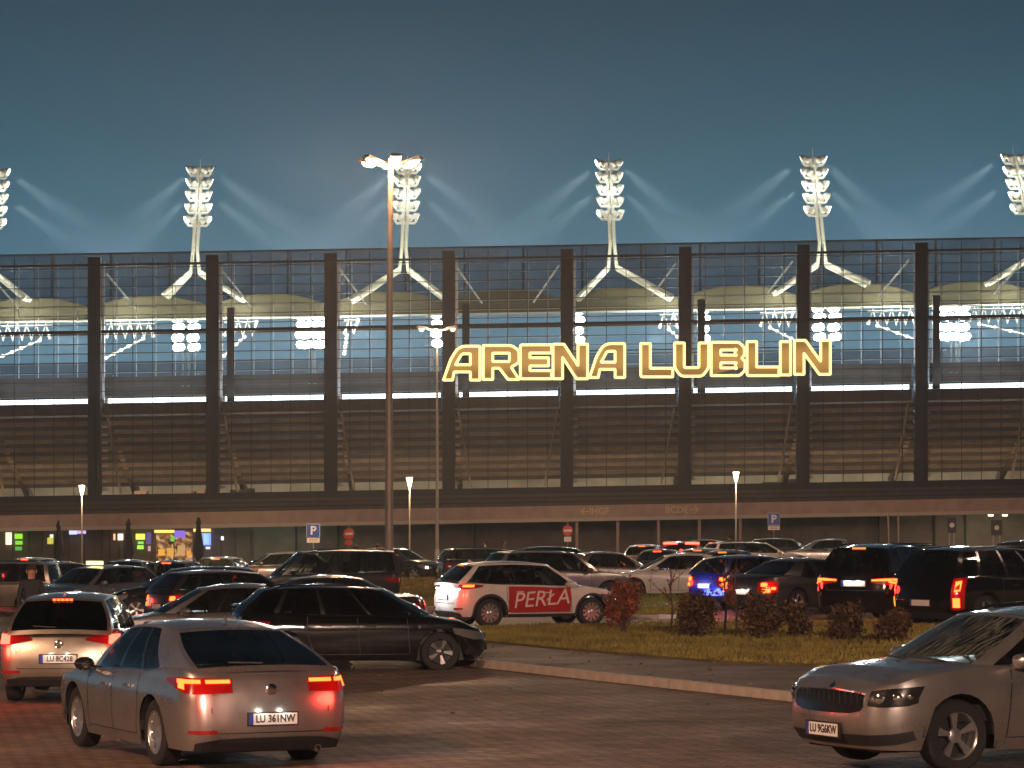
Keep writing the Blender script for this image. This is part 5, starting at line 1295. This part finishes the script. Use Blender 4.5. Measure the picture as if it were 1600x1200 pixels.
for (t,nm,lab,hd,xc,Y,pm,o) in rows:
    sc=o.pop('sc',1.0); s=CarShape(t); W=s.W/2; zt=s.ztop(s.x0+.05); kw=dict(o)
    if nm=='black_offroader':
        kw['rear']=dict(lens=[[(W*.40,zt-.20,zt-.12),(W*.7,zt-.24,zt-.10),(W*1.0,zt-.28,zt-.08),(W*1.2,zt-.26,zt-.10),(W*1.4,zt-.18,zt-.12)]],lit=[[(W*.42,zt-.165,zt-.135),(W*.7,zt-.165,zt-.115),(W*.95,zt-.155,zt-.11),(W*1.08,zt-.17,zt-.13)],[(W*.80,zt-.19,zt-.165),(W*1.0,zt-.23,zt-.18),(W*1.22,zt-.255,zt-.20)]],platez=zt-.22,lvl=2)
    if nm=='black_van_suv':
        kw['rear']=dict(lens=[[(W*.80,zt-.62,zt-.02),(W*.95,zt-.64,zt-.0),(W*1.1,zt-.60,zt-.02)]],lit=[[(W*.86,zt-.28,zt-.08),(W*.98,zt-.26,zt-.06)],[(W*.84,zt-.58,zt-.40),(W*.98,zt-.58,zt-.40)]],platez=zt-.5,lvl=2)
    if nm in('dark_saloon','blue_car','dark_hatchback'):
        z2=.0
        kw['rear']=dict(lens=[[(W*.55,zt-.34,zt-.08),(W*.75,zt-.36,zt-.06),(W*.98,zt-.36,zt-.06),(W*1.2,zt-.32,zt-.08)]],lit=[[(W*.66,zt-.19,zt-.10),(W*.78,zt-.20,zt-.09),(W*.86,zt-.18,zt-.11)],[(W*.72,zt-.34,zt-.25),(W*.95,zt-.34,zt-.25)],[(W*.96,zt-.27,zt-.20),(W*1.1,zt-.27,zt-.20)]],platez=zt-.34,lvl=2)
    r,_=car(t,nm,lab,px(xc,Y),Y,radians(hd),pm,seats=Y<100,rim='rim' if Y<90 else 'rim5',**kw)
    r.scale=(sc,sc,sc); RT[nm]=(r,s)
# extras on single cars
r,s=RT['dark_suv']; 
for q in (-.42,.42):
    b=MB(); b.box(s.x0+.34,s.x0+.40,q-.27,q+.27,s.H-.12,s.H-.04); b.build('brake_bar',M_LITHOT,r)
light('lamp_glow','POINT',(s.x0+.1,0,s.H-.08),22,(1,.05,.03),.1,r)
r,s=RT['blue_car']; s.st=s.stations(); b=MB(); 
vs,fs=car_patch(s,-1,[(.001,.36,.50),(.3,.36,.50),(.6,.36,.50),(.8,.38,.50)],.014,-1); b.add(vs,fs); b.build('blue_sheen_patch',emis('blue_sheen_glow',(.12,.18,1),3.0),r)  # glowing patch, painted in for blue light reflected on the bumper
light('blue_glow','POINT',(s.x0-.4,-.3,.5),30,(.1,.15,1),.1,r); light('blue_glow','POINT',(s.x0-.5,.3,.55),16,(.15,.2,1),.1,r)
r,s=RT['silver_taxi']; b=MB(); b.box(-.10,.10,-.24,.24,s.H+.0,s.H+.11); b.build('roof_light',emis('taxi_light',(1,.85,.35),2.4),r)
r,s=RT['black_compact']; b=MB(); b.box(-1.9,-1.84,-.7,-.55,.95,1.05); b.build('indicator_lamp',M_ORANGE,r)
# ================================================================ people
def person(X,Y,z0,head,label,top,leg,skin,hair,pose='stand',H=1.76,group='people in the parking lot',hood=False,seed=0):
    rnd=random.Random(seed); root=empty('person',(X,Y,z0),head,label=label,cat='person',group=group); k=H/1.76
    sw={'stand':(.02,-.02,.03,-.02),'walk':(.24,-.22,-.2,.22)}[pose]
    # joints: pelvis, spine, chest, neck, head, arms, legs
    J=[(0,0,.95),(0,0,1.12),(0,.0,1.32),(0,.01,1.45),(0,.02,1.53),(0,.02,1.62),(0,.02,1.72)]; R=[.155,.135,.155,.075,.062,.098,.07]
    E=[(0,1),(1,2),(2,3),(3,4),(4,5),(5,6)]
    def add(p,r,par): J.append(p); R.append(r); E.append((par,len(J)-1)); return len(J)-1
    for s,fs,as_ in ((-1,sw[0],sw[2]),(1,sw[1],sw[3])):
        a=add((s*.17,0,1.42),.075,3-1); a=add((s*.235,as_*.4,1.15),.052,a); a=add((s*.24,as_+.07,.90),.040,a); a=add((s*.235,as_+.10,.83),.036,a)
        for f in range(4): add((s*(.235-.0)+(f-1.5)*.006*0,as_+.075+f*.02,.735-.008*(f%3)),.010,a)
        add((s*.21,as_+.135,.79),.011,a)
        l=add((s*.095,0,.88),.105,0); l=add((s*.10,fs*.45,.50),.07,l); l=add((s*.10,fs,.10+(.05 if fs<-.1 else 0)),.046,l); add((s*.105,fs+.14,.045),.042,l)
    me=bpy.data.meshes.new('body'); me.from_pydata([(x*k,y*k,z*k) for x,y,z in J],E,[])
    o=bpy.data.objects.new('body',me); COL.objects.link(o)
    m=o.modifiers.new('skin','SKIN'); m.use_smooth_shade=True
    lay=me.skin_vertices[0].data
    for i,r in enumerate(R):
        rx=r*k; ry=r*k*(.72 if i in(0,1,2) else 1.0); lay[i].radius=(rx,ry if i<3 else rx)
    lay[0].use_root=True
    sb=o.modifiers.new('sub','SUBSURF'); sb.levels=1; sb.render_levels=1
    dg=C.evaluated_depsgraph_get(); m2=bpy.data.meshes.new_from_object(o.evaluated_get(dg)); bpy.data.objects.remove(o)
    m2.name='body'; m2.materials.clear()
    for mm in (top,leg,skin): m2.materials.append(mm)
    for p in m2.polygons:
        c=p.center; z=c.z/k
        p.material_index = 2 if (z>1.49 or (z<.84 and abs(c.x)>.17*k and z>.66)) else (1 if z<.93 and not abs(c.x)>.2*k else 0)
        p.use_smooth=True
    b=bpy.data.objects.new('body',m2); COL.objects.link(b); b.parent=root
    hb=MB(); Mh=Matrix.Translation((0,.005*k-.01,1.655*k))
    hb.lathe([(.02,-.085),(.085,-.06),(.108,-.01),(.106,.04),(.08,.085),(.03,.112)],12,Mh@Matrix.Diagonal((1,1.12,1,1)))
    hb.v=[(x,y-.028 if z<1.68*k else y-.008,z) for x,y,z in hb.v]; hb.build('hair',hair,root,smooth=True)
    f=MB()
    f.add([(-.012,.105,1.615),(.012,.105,1.615),(0,.135,1.60),(0,.108,1.65)],[(0,1,2),(0,2,3),(2,1,3)]); f.v=[(x*k,y*k,z*k) for x,y,z in f.v]; f.build('nose',skin,root)
    for s in (-1,1):
        e_=MB(); e_.lathe([(.002,-.004),(.011,0),(.002,.005)],8,Matrix.Translation((s*.034*k,.108*k,1.65*k))@Matrix.Rotation(-pi/2,4,'X')); e_.build('eye',M_BLACKPL,root)
        e_=MB(); e_.box(s*.098*k-.008,s*.098*k+.008,-.0,.03,1.60*k,1.66*k); e_.build('ear',skin,root)
    mo=MB(); mo.box(-.024*k,.024*k,.100*k,.112*k,1.572*k,1.580*k); mo.build('mouth',mat('lips',(.22,.06,.05),.5),root)
    return root
M_SKIN=mat('skin',(.45,.24,.16),.6); M_JACK=mat('dark_jacket',(.03,.032,.04),.85,bump=.3,nscale=20); M_JEAN=mat('dark_trousers',(.025,.028,.04),.9); M_HAIR=mat('brown_hair',(.05,.028,.018),.8); M_GREYC=mat('pale_jacket',(.28,.27,.28),.8)
Y=57.; X=px(49,Y); person(X,Y,SLOPE*X,radians(195),'bare-headed man in dark jacket standing behind the champagne hatchback',M_JACK,M_JEAN,M_SKIN,M_HAIR,H=1.80,seed=1)
for (x,yt,Y,hd,ps,lab,s_) in ((556,852,112,10,'walk','person in black walking behind the dark van','a'),(591,850,110,170,'stand','tall person in black just left of the tall parking lamp','b'),(620,866,104,0,'walk','person in black walking just right of the tall parking lamp','c'),
    (758,846,150,90,'stand','person with pale top standing behind the dark estate','d'),(788,846,150,270,'stand','person in brown top facing the person with pale top','e'),(1140,836,146,30,'stand','person in dark clothes standing left of the right lantern','f')):
    X=px(x,Y); H_=lz(yt,Y,X); H_=min(max(H_,1.6),1.9)
    person(X,Y,SLOPE*X,radians(hd),lab,M_GREYC if s_=='d' else (mat('brown_top',(.22,.12,.06),.85) if s_=='e' else M_JACK),M_JEAN,M_SKIN,M_HAIR,pose=ps,H=H_,seed=ord(s_))
